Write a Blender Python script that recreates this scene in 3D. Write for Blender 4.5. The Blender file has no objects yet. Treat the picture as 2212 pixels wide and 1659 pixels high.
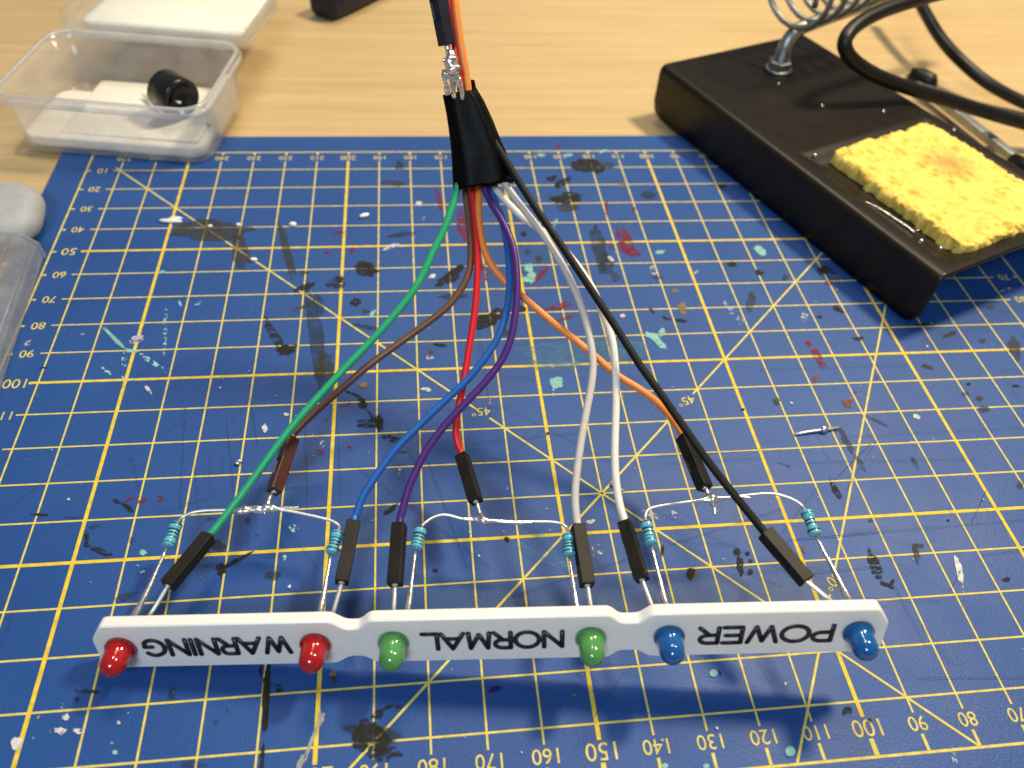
import bpy, bmesh, math, random
from mathutils import Vector, Matrix, noise
rnd = random.Random(7)
MM = 0.001
sc = bpy.context.scene
col = sc.collection

# ------------------------------------------------------------------ camera
R = [[0.99294365, -0.10297434, 0.05881482],
     [0.03645545, 0.73700455, 0.67490391],
     [-0.11284457, -0.66799743, 0.73555797]]          # camera axes in the world (right, up, back)
CAM = Vector((-29.741, -242.153, 149.965))            # millimetres above the mat
F = 1766.02                                           # focal length for a 2212 px wide frame
cd = bpy.data.cameras.new('camera')
cd.sensor_width = 36.0
cd.lens = F / 2212.0 * 36.0
cd.clip_start = 0.01
cd.clip_end = 20.0
cd.dof.use_dof = True
cd.dof.focus_distance = 0.172
cd.dof.aperture_fstop = 17.0
cam = bpy.data.objects.new('camera', cd)
col.objects.link(cam)
Rt = Matrix(R).transposed()
cam.matrix_world = Matrix.Translation(CAM * MM) @ Rt.to_4x4()
sc.camera = cam

# ------------------------------------------------------------------ light of the room
w = bpy.data.worlds.new('World')
sc.world = w
w.use_nodes = True
w.node_tree.nodes['Background'].inputs['Color'].default_value = (0.86, 0.88, 1.0, 1)
w.node_tree.nodes['Background'].inputs['Strength'].default_value = 0.16


def area(name, loc, target, power, color, size, shape='DISK'):
    l = bpy.data.lights.new(name, 'AREA')
    l.shape = shape
    l.size = size * MM
    l.energy = power
    l.color = color
    o = bpy.data.objects.new(name, l)
    col.objects.link(o)
    o.location = Vector(loc) * MM
    o.rotation_euler = (Vector(target) - Vector(loc)).to_track_quat('-Z', 'Y').to_euler()
    return o


area('desk_lamp_light', (310, 70, 520), (20, -60, 0), 4.25, (1.0, 0.83, 0.56), 84)
area('cool_fill_light', (-190, -640, 620), (-20, -140, 0), 3.3, (0.70, 0.85, 1.0), 210)  # cool fill added from the front left, brightens panel face and left side
area('ceiling_light', (30, 420, 900), (0, 0, 0), 4.2, (1.0, 0.86, 0.66), 280)

sc.view_settings.view_transform = 'Standard'
sc.view_settings.look = 'None'
sc.view_settings.exposure = 0.0
sc.view_settings.gamma = 1.0
sc.cycles.max_bounces = 10
sc.cycles.transparent_max_bounces = 24
sc.cycles.caustics_reflective = False
sc.cycles.caustics_refractive = False


# ------------------------------------------------------------------ measuring helpers (mm)
def ray(u, v):
    c = Vector(((u - 1106) / F, (829.5 - v) / F, -1.0))
    return Rt @ c


def at(u, v, z=0.0):
    d = ray(u, v)
    return CAM + d * ((z - CAM.z) / d.z)


def atd(u, v, dep):
    return CAM + ray(u, v) * dep


def onplane(u, v, p0, n):
    d = ray(u, v)
    return CAM + d * ((p0 - CAM).dot(n) / d.dot(n))


# ------------------------------------------------------------------ materials
def newmat(name):
    m = bpy.data.materials.new(name)
    m.use_nodes = True
    nt = m.node_tree
    return m, nt, nt.nodes['Principled BSDF'], nt.nodes['Material Output']


def N(nt, typ, **kw):
    n = nt.nodes.new(typ)
    for k, v in kw.items():
        setattr(n, k, v)
    return n


def noise_node(nt, scale, detail=3, rough=0.55, coords='Object', mapping=None):
    tc = N(nt, 'ShaderNodeTexCoord')
    src = tc.outputs[coords]
    if mapping:
        mp = N(nt, 'ShaderNodeMapping')
        mp.inputs['Scale'].default_value = mapping
        nt.links.new(src, mp.inputs['Vector'])
        src = mp.outputs['Vector']
    n = N(nt, 'ShaderNodeTexNoise')
    n.inputs['Scale'].default_value = scale
    n.inputs['Detail'].default_value = detail
    n.inputs['Roughness'].default_value = rough
    nt.links.new(src, n.inputs['Vector'])
    return n


def ramp(nt, src, stops):
    r = N(nt, 'ShaderNodeValToRGB')
    els = r.color_ramp.elements
    while len(els) < len(stops):
        els.new(0.5)
    for e, (p, c) in zip(els, stops):
        e.position = p
        e.color = c if len(c) == 4 else (*c, 1)
    nt.links.new(src, r.inputs['Fac'])
    return r


def bump(nt, b, src, strength, dist):
    bn = N(nt, 'ShaderNodeBump')
    bn.inputs['Strength'].default_value = strength
    bn.inputs['Distance'].default_value = dist * MM
    nt.links.new(src, bn.inputs['Height'])
    nt.links.new(bn.outputs['Normal'], b.inputs['Normal'])
    return bn


def plain(name, color, rough=0.4, metal=0.0, spec=0.5, vary=0.12, nscale=300, bmp=0.0, bscale=2500, coat=0.0, sss=0.0, sssr=(1, 1, 1), sscale=1.0, trans=0.0):
    m, nt, b, out = newmat(name)
    n = noise_node(nt, nscale, 4)
    lo = tuple(c * (1 - vary) for c in color)
    hi = tuple(min(1, c * (1 + vary)) for c in color)
    r = ramp(nt, n.outputs['Fac'], [(0.3, lo), (0.7, hi)])
    nt.links.new(r.outputs['Color'], b.inputs['Base Color'])
    b.inputs['Roughness'].default_value = rough
    b.inputs['Metallic'].default_value = metal
    b.inputs['Specular IOR Level'].default_value = spec
    b.inputs['Coat Weight'].default_value = coat
    b.inputs['Transmission Weight'].default_value = trans
    if sss:
        b.inputs['Subsurface Weight'].default_value = sss
        b.inputs['Subsurface Radius'].default_value = sssr
        b.inputs['Subsurface Scale'].default_value = sscale * MM
    if bmp:
        n2 = noise_node(nt, bscale, 3)
        bump(nt, b, n2.outputs['Fac'], 1.0, bmp)
    return m


# --- desk veneer
m, nt, b, out = newmat('light_oak_veneer')
n1 = noise_node(nt, 16, 9, 0.68, mapping=(0.42, 11.0, 1.0))
n2 = noise_node(nt, 90, 6, 0.7, mapping=(0.22, 14.0, 1.0))
n3 = noise_node(nt, 3.5, 3, 0.5, mapping=(0.6, 2.0, 1.0))
r1 = ramp(nt, n1.outputs['Fac'], [(0.28, (0.53, 0.375, 0.190)), (0.5, (0.60, 0.450, 0.235)), (0.72, (0.655, 0.510, 0.285))])
r2 = ramp(nt, n2.outputs['Fac'], [(0.30, (0.80, 0.77, 0.72)), (0.62, (1, 1, 1))])
r3 = ramp(nt, n3.outputs['Fac'], [(0.3, (0.92, 0.90, 0.86)), (0.7, (1, 1, 1))])
mx = N(nt, 'ShaderNodeMix', data_type='RGBA', blend_type='MULTIPLY')
mx.inputs['Factor'].default_value = 0.8
nt.links.new(r1.outputs['Color'], mx.inputs['A'])
nt.links.new(r2.outputs['Color'], mx.inputs['B'])
mx2 = N(nt, 'ShaderNodeMix', data_type='RGBA', blend_type='MULTIPLY')
mx2.inputs['Factor'].default_value = 1.0
nt.links.new(mx.outputs['Result'], mx2.inputs['A'])
nt.links.new(r3.outputs['Color'], mx2.inputs['B'])
nt.links.new(mx2.outputs['Result'], b.inputs['Base Color'])
b.inputs['Roughness'].default_value = 0.42
bump(nt, b, n2.outputs['Fac'], 0.5, 0.05)
M_WOOD = m

# --- blue cutting mat
m, nt, b, out = newmat('blue_mat_vinyl')
n1 = noise_node(nt, 22, 5, 0.6)
r1 = ramp(nt, n1.outputs['Fac'], [(0.3, (0.0115, 0.061, 0.235)), (0.7, (0.0155, 0.074, 0.270))])
n2 = noise_node(nt, 900, 2, 0.6)
r2 = ramp(nt, n2.outputs['Fac'], [(0.70, (0, 0, 0)), (0.80, (1, 1, 1))])
mx = N(nt, 'ShaderNodeMix', data_type='RGBA', blend_type='MIX')
ml = N(nt, 'ShaderNodeMath', operation='MULTIPLY')
ml.inputs[1].default_value = 0.25
nt.links.new(r2.outputs['Color'], ml.inputs[0])
nt.links.new(ml.outputs[0], mx.inputs['Factor'])
nt.links.new(r1.outputs['Color'], mx.inputs['A'])
mx.inputs['B'].default_value = (0.10, 0.16, 0.33, 1)
nt.links.new(mx.outputs['Result'], b.inputs['Base Color'])
n4 = noise_node(nt, 45, 4, 0.6)
r4 = ramp(nt, n4.outputs['Fac'], [(0.3, (0.44, 0.44, 0.44)), (0.7, (0.56, 0.56, 0.56))])
nt.links.new(r4.outputs['Color'], b.inputs['Roughness'])
b.inputs['Specular IOR Level'].default_value = 0.34
n3 = noise_node(nt, 2700, 2, 0.5)
bump(nt, b, n3.outputs['Fac'], 1.0, 0.07)
M_MAT = m


def ink(name, color, wear_scale, lo, hi, rough=0.5, alpha=1.0, aniso=None, bmp=0.0, vary=0.2):
    """thin printed or painted layer, worn through where the noise is low"""
    m, nt, b, out = newmat(name)
    nz = noise_node(nt, wear_scale, 5, 0.65, mapping=aniso)
    r = ramp(nt, nz.outputs['Fac'], [(lo, (0, 0, 0)), (hi, (1, 1, 1))])
    ml = N(nt, 'ShaderNodeMath', operation='MULTIPLY')
    ml.inputs[1].default_value = alpha
    nt.links.new(r.outputs['Color'], ml.inputs[0])
    nt.links.new(ml.outputs[0], b.inputs['Alpha'])
    nc = noise_node(nt, 500, 3)
    rc = ramp(nt, nc.outputs['Fac'], [(0.3, tuple(c * (1 - vary) for c in color)), (0.7, tuple(min(1, c * (1 + vary)) for c in color))])
    nt.links.new(rc.outputs['Color'], b.inputs['Base Color'])
    b.inputs['Roughness'].default_value = min(0.85, rough + 0.25)
    b.inputs['Specular IOR Level'].default_value = 0.2
    if bmp:
        bump(nt, b, nc.outputs['Fac'], 1.0, bmp)
    return m


M_INK = ink('yellow_print', (0.66, 0.54, 0.11), 1300, 0.24, 0.36, 0.5)
M_INKB = ink('yellow_bold_print', (0.70, 0.51, 0.045), 1300, 0.24, 0.36, 0.5)
PAINT = {
    'dark': ink('dried_black_paint', (0.020, 0.018, 0.011), 620, 0.30, 0.50, 0.45, 0.92),
    'dry': ink('dry_brushed_black_paint', (0.020, 0.020, 0.014), 650, 0.42, 0.54, 0.5, 0.9, (1.0, 2.6, 1.0)),
    'olive': ink('thin_olive_paint', (0.055, 0.052, 0.028), 260, 0.20, 0.62, 0.5, 0.72),
    'grey': ink('thin_grey_wash', (0.035, 0.042, 0.050), 240, 0.22, 0.65, 0.5, 0.62),
    'red': ink('dried_red_paint', (0.21, 0.012, 0.012), 420, 0.40, 0.58, 0.4, 0.85, (1.0, 2.2, 1.0)),
    'teal': ink('dried_mint_paint', (0.22, 0.47, 0.43), 700, 0.28, 0.42, 0.45, 0.95, None, 0.04),
    'tealdry': ink('crumbled_mint_paint', (0.30, 0.56, 0.55), 900, 0.50, 0.56, 0.5, 0.9),
    'tealwash': ink('thin_mint_wash', (0.10, 0.26, 0.36), 330, 0.30, 0.75, 0.55, 0.50, (1.0, 3.0, 1.0)),
    'white': ink('dried_white_paint', (0.62, 0.63, 0.62), 800, 0.36, 0.50, 0.45, 0.9, None, 0.05),
    'whitedry': ink('scuffed_white_paint', (0.55, 0.56, 0.58), 900, 0.50, 0.58, 0.5, 0.8),
    'tan': ink('tan_paint', (0.22, 0.16, 0.075), 500, 0.30, 0.50, 0.5, 0.85),
    'brown': ink('brown_resin_spot', (0.16, 0.075, 0.022), 500, 0.25, 0.50, 0.3, 0.8),
    'navy': ink('navy_ink', (0.020, 0.012, 0.10), 500, 0.38, 0.52, 0.5, 0.8),
    'pale': ink('pale_tape_strip', (0.42, 0.41, 0.36), 400, 0.20, 0.45, 0.5, 0.65),
}
M_CUT = plain('knife_cut_shade', (0.006, 0.020, 0.085), 0.8)

M_PLATE = plain('white_printed_plastic', (0.80, 0.79, 0.76), 0.38, vary=0.02, bmp=0.02, bscale=1200, sss=0.25, sssr=(1, 0.95, 0.9), sscale=1.2)
M_TEXT = plain('black_letter_plastic', (0.010, 0.010, 0.011), 0.36, vary=0.2, bmp=0.03, bscale=1500)
M_LEDS = {}
for k, c in (('red', (0.88, 0.022, 0.026)), ('green', (0.19, 0.66, 0.19)), ('blue', (0.015, 0.23, 0.72))):
    M_LEDS[k] = plain(k + '_led_epoxy', c, 0.12, vary=0.05, nscale=200, sss=0.4, sssr=(1, 1, 1), sscale=2.5, coat=0.3, trans=0.62)
M_BLACKP = plain('black_housing_plastic', (0.0135, 0.0118, 0.0095), 0.5, vary=0.25, bmp=0.02, bscale=1800, spec=0.20)
M_BROWNP = plain('maroon_housing_plastic', (0.050, 0.010, 0.006), 0.35, vary=0.25, bmp=0.02, bscale=1800)
M_TAPE = plain('black_vinyl_tape', (0.0018, 0.0018, 0.002), 0.46, spec=0.09, vary=0.2, bmp=0.10, bscale=260)
M_SOLDER = plain('solder_metal', (0.80, 0.79, 0.76), 0.26, 0.92, vary=0.18, nscale=700, bmp=0.08, bscale=700)
M_LEAD = plain('tinned_wire', (0.86, 0.84, 0.79), 0.42, 0.82, vary=0.08, nscale=900)
M_RES = plain('blue_resistor_lacquer', (0.105, 0.42, 0.56), 0.22, vary=0.12, nscale=700, coat=0.3)
M_BANDK = plain('black_band_paint', (0.010, 0.010, 0.012), 0.3)
M_BANDB = plain('dark_teal_band_paint', (0.016, 0.16, 0.17), 0.3)
WIRE = {}
for k, c in (('green', (0.020, 0.36, 0.155)), ('brown', (0.150, 0.070, 0.042)), ('red', (0.62, 0.014, 0.018)), ('orange', (0.90, 0.27, 0.045)),
             ('blue', (0.015, 0.105, 0.40)), ('purple', (0.062, 0.018, 0.165)), ('greyish_white', (0.60, 0.56, 0.51)), ('white', (0.80, 0.76, 0.68)), ('black', (0.006, 0.0056, 0.0045))):
    WIRE[k] = plain(k + '_wire_insulation', c, 0.55 if k == 'black' else 0.38, vary=0.06, nscale=400, bmp=0.015, bscale=1500, spec=0.25 if k == 'black' else 0.45, sss=0.15 if 'white' in k else 0.0, sscale=0.5)
M_STAND = plain('black_enamel_steel', (0.0105, 0.0076, 0.0046), 0.36, vary=0.3, nscale=160, bmp=0.02, bscale=1400, spec=0.28)
M_ZINC = plain('zinc_plated_steel', (0.36, 0.385, 0.38), 0.46, 1.0, vary=0.15, nscale=500, bmp=0.03, bscale=900)
M_RUBBER = plain('black_rubber', (0.007, 0.0068, 0.0065), 0.42, spec=0.3, vary=0.2, bmp=0.02, bscale=700)
M_NAVY = plain('navy_plastic', (0.007, 0.009, 0.022), 0.45, vary=0.2, spec=0.35)
M_FOAM = plain('white_foam', (0.78, 0.76, 0.68), 0.8, vary=0.04, bmp=0.05, bscale=1500)
M_PUTTY = plain('light_grey_rubber', (0.36, 0.375, 0.40), 0.6, vary=0.06, bmp=0.06, bscale=500)
M_BEAD = plain('white_plastic_bead', (0.84, 0.84, 0.80), 0.3, vary=0.03)
M_BUZZ = plain('black_buzzer_plastic', (0.008, 0.008, 0.008), 0.25, vary=0.2)


def clear_plastic(name, tint, haze_c, haze, rough):
    m, nt, b, out = newmat(name)
    nt.nodes.remove(b)
    t = N(nt, 'ShaderNodeBsdfTransparent')
    t.inputs['Color'].default_value = (*tint, 1)
    d1 = N(nt, 'ShaderNodeBsdfDiffuse')
    d1.inputs['Color'].default_value = (*haze_c, 1)
    d2 = N(nt, 'ShaderNodeBsdfTranslucent')
    d2.inputs['Color'].default_value = (*haze_c, 1)
    d = N(nt, 'ShaderNodeMixShader')
    d.inputs['Fac'].default_value = 0.5
    nt.links.new(d1.outputs[0], d.inputs[1])
    nt.links.new(d2.outputs[0], d.inputs[2])
    g = N(nt, 'ShaderNodeBsdfGlossy')
    g.inputs['Roughness'].default_value = rough * 0.5
    nz = noise_node(nt, 120, 5, 0.6)
    rr_ = ramp(nt, nz.outputs['Fac'], [(0.3, (haze * 0.6,) * 3), (0.7, (haze * 1.4,) * 3)])
    m1 = N(nt, 'ShaderNodeMixShader')
    nt.links.new(rr_.outputs['Color'], m1.inputs['Fac'])
    nt.links.new(t.outputs[0], m1.inputs[1])
    nt.links.new(d.outputs[0], m1.inputs[2])
    lw = N(nt, 'ShaderNodeLayerWeight')
    lw.inputs['Blend'].default_value = 0.5
    pw = N(nt, 'ShaderNodeMath', operation='POWER')
    pw.inputs[1].default_value = 3.0
    nt.links.new(lw.outputs['Facing'], pw.inputs[0])
    mu = N(nt, 'ShaderNodeMath', operation='MULTIPLY_ADD')
    mu.inputs[1].default_value = 0.30
    mu.inputs[2].default_value = 0.03
    nt.links.new(pw.outputs[0], mu.inputs[0])
    m2 = N(nt, 'ShaderNodeMixShader')
    nt.links.new(mu.outputs[0], m2.inputs['Fac'])
    nt.links.new(m1.outputs[0], m2.inputs[1])
    nt.links.new(g.outputs[0], m2.inputs[2])
    nt.links.new(m2.outputs[0], out.inputs['Surface'])
    return m


M_CLEAR = clear_plastic('frosted_box_plastic', (0.985, 0.985, 0.985), (0.90, 0.90, 0.90), 0.21, 0.35)
M_RIM = clear_plastic('milky_rim_plastic', (0.97, 0.97, 0.97), (0.90, 0.90, 0.90), 0.5, 0.3)
M_CLEAR2 = clear_plastic('clear_case_plastic', (0.95, 0.96, 0.97), (0.62, 0.64, 0.68), 0.34, 0.25)
M_WATER = clear_plastic('flux_puddle', (0.55, 0.42, 0.20), (0.05, 0.03, 0.01), 0.25, 0.06)

# --- sponge
m, nt, b, out = newmat('yellow_cellulose_sponge')
n1 = noise_node(nt, 260, 4, 0.6)
r1 = ramp(nt, n1.outputs['Fac'], [(0.3, (0.72, 0.44, 0.065)), (0.5, (0.81, 0.59, 0.115)), (0.75, (0.83, 0.65, 0.17))])
tc = N(nt, 'ShaderNodeTexCoord')
sb = N(nt, 'ShaderNodeVectorMath', operation='SUBTRACT')
nt.links.new(tc.outputs['Object'], sb.inputs[0])
SCORCH = sb.inputs[1]
sl = N(nt, 'ShaderNodeVectorMath', operation='LENGTH')
nt.links.new(sb.outputs[0], sl.inputs[0])
n5 = noise_node(nt, 300, 5, 0.7)
ad = N(nt, 'ShaderNodeMath', operation='MULTIPLY_ADD')
nt.links.new(n5.outputs['Fac'], ad.inputs[0])
ad.inputs[1].default_value = 0.015
nt.links.new(sl.outputs['Value'], ad.inputs[2])
r5 = ramp(nt, ad.outputs[0], [(0.0085, (0.75, 0.75, 0.75)), (0.018, (0, 0, 0))])
mx = N(nt, 'ShaderNodeMix', data_type='RGBA', blend_type='MIX')
nt.links.new(r5.outputs['Color'], mx.inputs['Factor'])
nt.links.new(r1.outputs['Color'], mx.inputs['A'])
mx.inputs['B'].default_value = (0.36, 0.17, 0.04, 1)
nt.links.new(mx.outputs['Result'], b.inputs['Base Color'])
b.inputs['Roughness'].default_value = 0.75
b.inputs['Subsurface Weight'].default_value = 0.5
b.inputs['Subsurface Radius'].default_value = (1.0, 0.6, 0.15)
b.inputs['Subsurface Scale'].default_value = 1.0 * MM
n6 = noise_node(nt, 1300, 3, 0.6)
bump(nt, b, n6.outputs['Fac'], 1.0, 0.25)
M_SPONGE = m


# ------------------------------------------------------------------ object helpers
def tag(o, label=None, cat=None, group=None, kind=None):
    if label: o['label'] = label
    if cat: o['category'] = cat
    if group: o['group'] = group
    if kind: o['kind'] = kind
    return o


def empty(name, base, label, cat, group=None):
    o = bpy.data.objects.new(name, None)
    o.empty_display_size = 0.005
    col.objects.link(o)
    o.location = Vector(base) * MM
    o['base_mm'] = list(base)
    return tag(o, label, cat, group)


def base_of(p):
    while p is not None:
        if 'base_mm' in p.keys():
            return Vector(p['base_mm'])
        p = p.parent
    return Vector((0, 0, 0))


def obj(name, bm, mat, parent=None, smooth=True, base=None, bevel=0.0):
    """bm holds world millimetres; the mesh is stored about its thing's base in metres"""
    b0 = Vector(base) if base is not None else base_of(parent)
    for v in bm.verts:
        v.co = (v.co - b0) * MM
    bmesh.ops.recalc_face_normals(bm, faces=bm.faces[:])
    me = bpy.data.meshes.new(name)
    bm.to_mesh(me)
    bm.free()
    if smooth:
        me.polygons.foreach_set('use_smooth', [True] * len(me.polygons))
    me.materials.append(mat)
    o = bpy.data.objects.new(name, me)
    col.objects.link(o)
    if parent is not None:
        o.parent = parent
    else:
        o.location = b0 * MM
        o['base_mm'] = list(b0)
    if bevel:
        md = o.modifiers.new('edge_round', 'BEVEL')
        md.width = bevel * MM
        md.segments = 2
        md.limit_method = 'ANGLE'
        md.angle_limit = math.radians(35)
        md.harden_normals = False
    return o


def frame_of(a):
    a = a.normalized()
    h = Vector((0, 0, 1)) if abs(a.z) < 0.9 else Vector((1, 0, 0))
    s = a.cross(h).normalized()
    return s, s.cross(a).normalized()


def catmull(pts, n=8):
    P = [Vector(p) for p in pts]
    if len(P) < 3:
        return P
    Q = [P[0] * 2 - P[1]] + P + [P[-1] * 2 - P[-2]]
    out = []
    for i in range(1, len(Q) - 2):
        p0, p1, p2, p3 = Q[i - 1], Q[i], Q[i + 1], Q[i + 2]
        for k in range(n):
            t = k / n
            t2, t3 = t * t, t * t * t
            out.append(0.5 * ((2 * p1) + (p2 - p0) * t + (2 * p0 - 5 * p1 + 4 * p2 - p3) * t2 + (3 * p1 - p0 - 3 * p2 + p3) * t3))
    out.append(P[-1])
    return out


def smooth_path(P, it=2):
    P = [p.copy() for p in P]
    for _ in range(it):
        Q = [p.copy() for p in P]
        for i in range(1, len(P) - 1):
            Q[i] = P[i] * 0.5 + (P[i - 1] + P[i + 1]) * 0.25
        P = Q
    return P


def tube(bm, path, r, n=12, caps=True, rough=0.0, seed=0.0):
    """r: number or list per path point (mm)"""
    P = [Vector(p) for p in path]
    t0 = (P[1] - P[0]).normalized()
    s, u = frame_of(t0)
    rings = []
    for i, p in enumerate(P):
        t = (P[min(i + 1, len(P) - 1)] - P[max(i - 1, 0)])
        if t.length < 1e-9:
            t = t0
        t.normalize()
        u = (u - t * u.dot(t)).normalized()
        s = t.cross(u).normalized()
        rr = r[i] if isinstance(r, (list, tuple)) else r
        ring = []
        for k in range(n):
            a = 2 * math.pi * k / n
            d = s * math.cos(a) + u * math.sin(a)
            q = rr
            if rough:
                q *= 1 + rough * noise.noise((p + d * rr) * 1.1 + Vector((seed, seed * 2, 0)))
            ring.append(bm.verts.new(p + d * q))
        rings.append(ring)
    for a, b_ in zip(rings, rings[1:]):
        for k in range(n):
            bm.faces.new((a[k], a[(k + 1) % n], b_[(k + 1) % n], b_[k]))
    if caps:
        bm.faces.new(rings[0][::-1])
        bm.faces.new(rings[-1])
    return rings


def lathe(bm, base, axis, prof, n=32):
    """prof: list of (distance along axis, radius)"""
    axis = axis.normalized()
    s, u = frame_of(axis)
    rings = []
    for d, r in prof:
        c = base + axis * d
        if r < 1e-6:
            rings.append([bm.verts.new(c)])
        else:
            rings.append([bm.verts.new(c + (s * math.cos(2 * math.pi * k / n) + u * math.sin(2 * math.pi * k / n)) * r) for k in range(n)])
    for a, b_ in zip(rings, rings[1:]):
        for k in range(n):
            if len(a) == 1 and len(b_) == 1:
                continue
            if len(a) == 1:
                bm.faces.new((a[0], b_[(k + 1) % n], b_[k]))
            elif len(b_) == 1:
                bm.faces.new((a[k], a[(k + 1) % n], b_[0]))
            else:
                bm.faces.new((a[k], a[(k + 1) % n], b_[(k + 1) % n], b_[k]))


def rr_ring(w_, d_, r, n=6):
    pts = []
    for cx, cy, a0 in ((w_ / 2 - r, d_ / 2 - r, 0), (-w_ / 2 + r, d_ / 2 - r, 90), (-w_ / 2 + r, -d_ / 2 + r, 180), (w_ / 2 - r, -d_ / 2 + r, 270)):
        for k in range(n + 1):
            a = math.radians(a0 + 90 * k / n)
            pts.append((cx + r * math.cos(a), cy + r * math.sin(a)))
    return pts


def loft(bm, rings, cap0=True, cap1=True):
    R_ = [[bm.verts.new(p) for p in ring] for ring in rings]
    n = len(R_[0])
    for a, b_ in zip(R_, R_[1:]):
        for k in range(n):
            bm.faces.new((a[k], a[(k + 1) % n], b_[(k + 1) % n], b_[k]))
    if cap0: bm.faces.new(R_[0][::-1])
    if cap1: bm.faces.new(R_[-1])
    return R_


def box(bm, o, ax, ay, az):
    """o corner, three edge vectors"""
    v = [bm.verts.new(o + ax * i + ay * j + az * k) for i in (0, 1) for j in (0, 1) for k in (0, 1)]
    for f in ((0, 1, 3, 2), (4, 6, 7, 5), (0, 4, 5, 1), (2, 3, 7, 6), (0, 2, 6, 4), (1, 5, 7, 3)):
        bm.faces.new([v[i] for i in f])


def text_bm(body, height, width=None, extr=0.0, bold=0.0):
    """glyph outlines centred on the origin, cap height given in mm"""
    cu = bpy.data.curves.new('t', 'FONT')
    cu.body = body
    cu.size = 10
    cu.align_x = 'CENTER'
    cu.resolution_u = 4
    cu.offset = bold
    o = bpy.data.objects.new('t', cu)
    col.objects.link(o)
    bpy.context.view_layer.update()
    me = bpy.data.meshes.new_from_object(o.evaluated_get(bpy.context.evaluated_depsgraph_get()))
    bm = bmesh.new()
    bm.from_mesh(me)
    bpy.data.objects.remove(o)
    bpy.data.curves.remove(cu)
    bpy.data.meshes.remove(me)
    bmesh.ops.remove_doubles(bm, verts=bm.verts[:], dist=0.001)
    xs = [v.co.x for v in bm.verts]
    ys = [v.co.y for v in bm.verts]
    x0, x1, y0, y1 = min(xs), max(xs), min(ys), max(ys)
    sy = height / (y1 - y0)
    sx = (width / (x1 - x0)) if width else sy
    for v in bm.verts:
        v.co = Vector(((v.co.x - (x0 + x1) / 2) * sx, (v.co.y - (y0 + y1) / 2) * sy, 0))
    if extr:
        g = bmesh.ops.extrude_face_region(bm, geom=bm.faces[:])
        for e in g['geom']:
            if isinstance(e, bmesh.types.BMVert):
                e.co.z += extr
    return bm


def place(bm, origin, ax, ay, az):
    for v in bm.verts:
        c = v.co.copy()
        v.co = origin + ax * c.x + ay * c.y + az * c.z
    return bm


def join(dst, src):
    me = bpy.data.meshes.new('j')
    src.to_mesh(me)
    src.free()
    dst.from_mesh(me)
    bpy.data.meshes.remove(me)


# ------------------------------------------------------------------ desk
DESK_Z = -2.0
bm = bmesh.new()
box(bm, Vector((-1100, -700, DESK_Z - 25)), Vector((2200, 0, 0)), Vector((0, 1500, 0)), Vector((0, 0, 25)))
tag(obj('desk_top', bm, M_WOOD, None, smooth=False, base=(0, 0, DESK_Z)), 'pale oak veneer desk top under everything', kind='structure')


# ------------------------------------------------------------------ cutting mat
def mv(v_, r_):                       # printed scale numbers -> mm
    return Vector((150 - v_, -r_, 0))


mat_root = empty('cutting_mat', (0, -100, DESK_Z), 'blue cutting mat with yellow centimetre grid and paint stains', 'cutting mat')
bm = bmesh.new()
rings = []
for z, g in ((DESK_Z + 0.02, -0.3), (DESK_Z + 0.3, 0), (-0.3, 0), (0, -0.35)):
    rings.append([Vector((x + 10.0, y - 100.0, z)) for x, y in rr_ring(300 + 2 * g, 220 + 2 * g, 3)])
loft(bm, rings)
for v in bm.verts:
    pass
obj('mat_sheet', bm, M_MAT, mat_root, smooth=False)

GZ = 0.03


def strip(bm, a, b_, wd, z):
    a = Vector(a); b_ = Vector(b_)
    t = (b_ - a).normalized()
    s = Vector((-t.y, t.x, 0)) * wd / 2
    up = Vector((0, 0, z))
    vs = [bm.verts.new(p + up) for p in (a - s, b_ - s, b_ + s, a + s)]
    bm.faces.new(vs)


bg, bb = bmesh.new(), bmesh.new()
for v_ in range(10, 280, 10):
    bold = v_ % 50 == 0
    strip(bb if bold else bg, mv(v_, 5.3), mv(v_, 192.9), 0.80 if bold else 0.40, GZ + (0.012 if bold else 0))
    strip(bg, mv(v_, 0.3), mv(v_, 1.6), 0.6, GZ)
    strip(bg, mv(v_, 196.8), mv(v_, 199.8), 0.9 if bold else 0.6, GZ)
for r_ in range(10, 200, 10):
    bold = r_ % 50 == 0
    strip(bb if bold else bg, mv(272.1, r_), mv(7.9, r_), 0.76 if bold else 0.40, GZ + (0.018 if bold else 0.006))
    strip(bg, mv(279.7, r_), mv(278.6, r_), 0.6, GZ)
    strip(bg, mv(1.4, r_), mv(0.3, r_), 0.6, GZ)
for a, b_ in ((mv(280.3, 0), mv(-0.3, 0)), (mv(280.3, 200), mv(-0.3, 200)), (mv(280, 0.3), mv(280, 199.7)), (mv(0, 0.3), mv(0, 199.7))):
    strip(bg, a, b_, 0.5, GZ)
for a, b_ in (((271.5, 8.5), (165.9, 114.1)), ((163.3, 116.7), (80.2, 199.8)), ((9, 9), (111.6, 111.6)), ((116.9, 116.9), (199.8, 199.8)),
              ((0.5, 0), (94.0, 163.0)), ((96.9, 168.0), (115.2, 199.8))):
    strip(bg, mv(*a), mv(*b_), 0.48, GZ + 0.024)
grid = obj('printed_grid', bg, M_INK, mat_root, smooth=False)
obj('printed_bold_grid', bb, M_INKB, mat_root, smooth=False)

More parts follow.
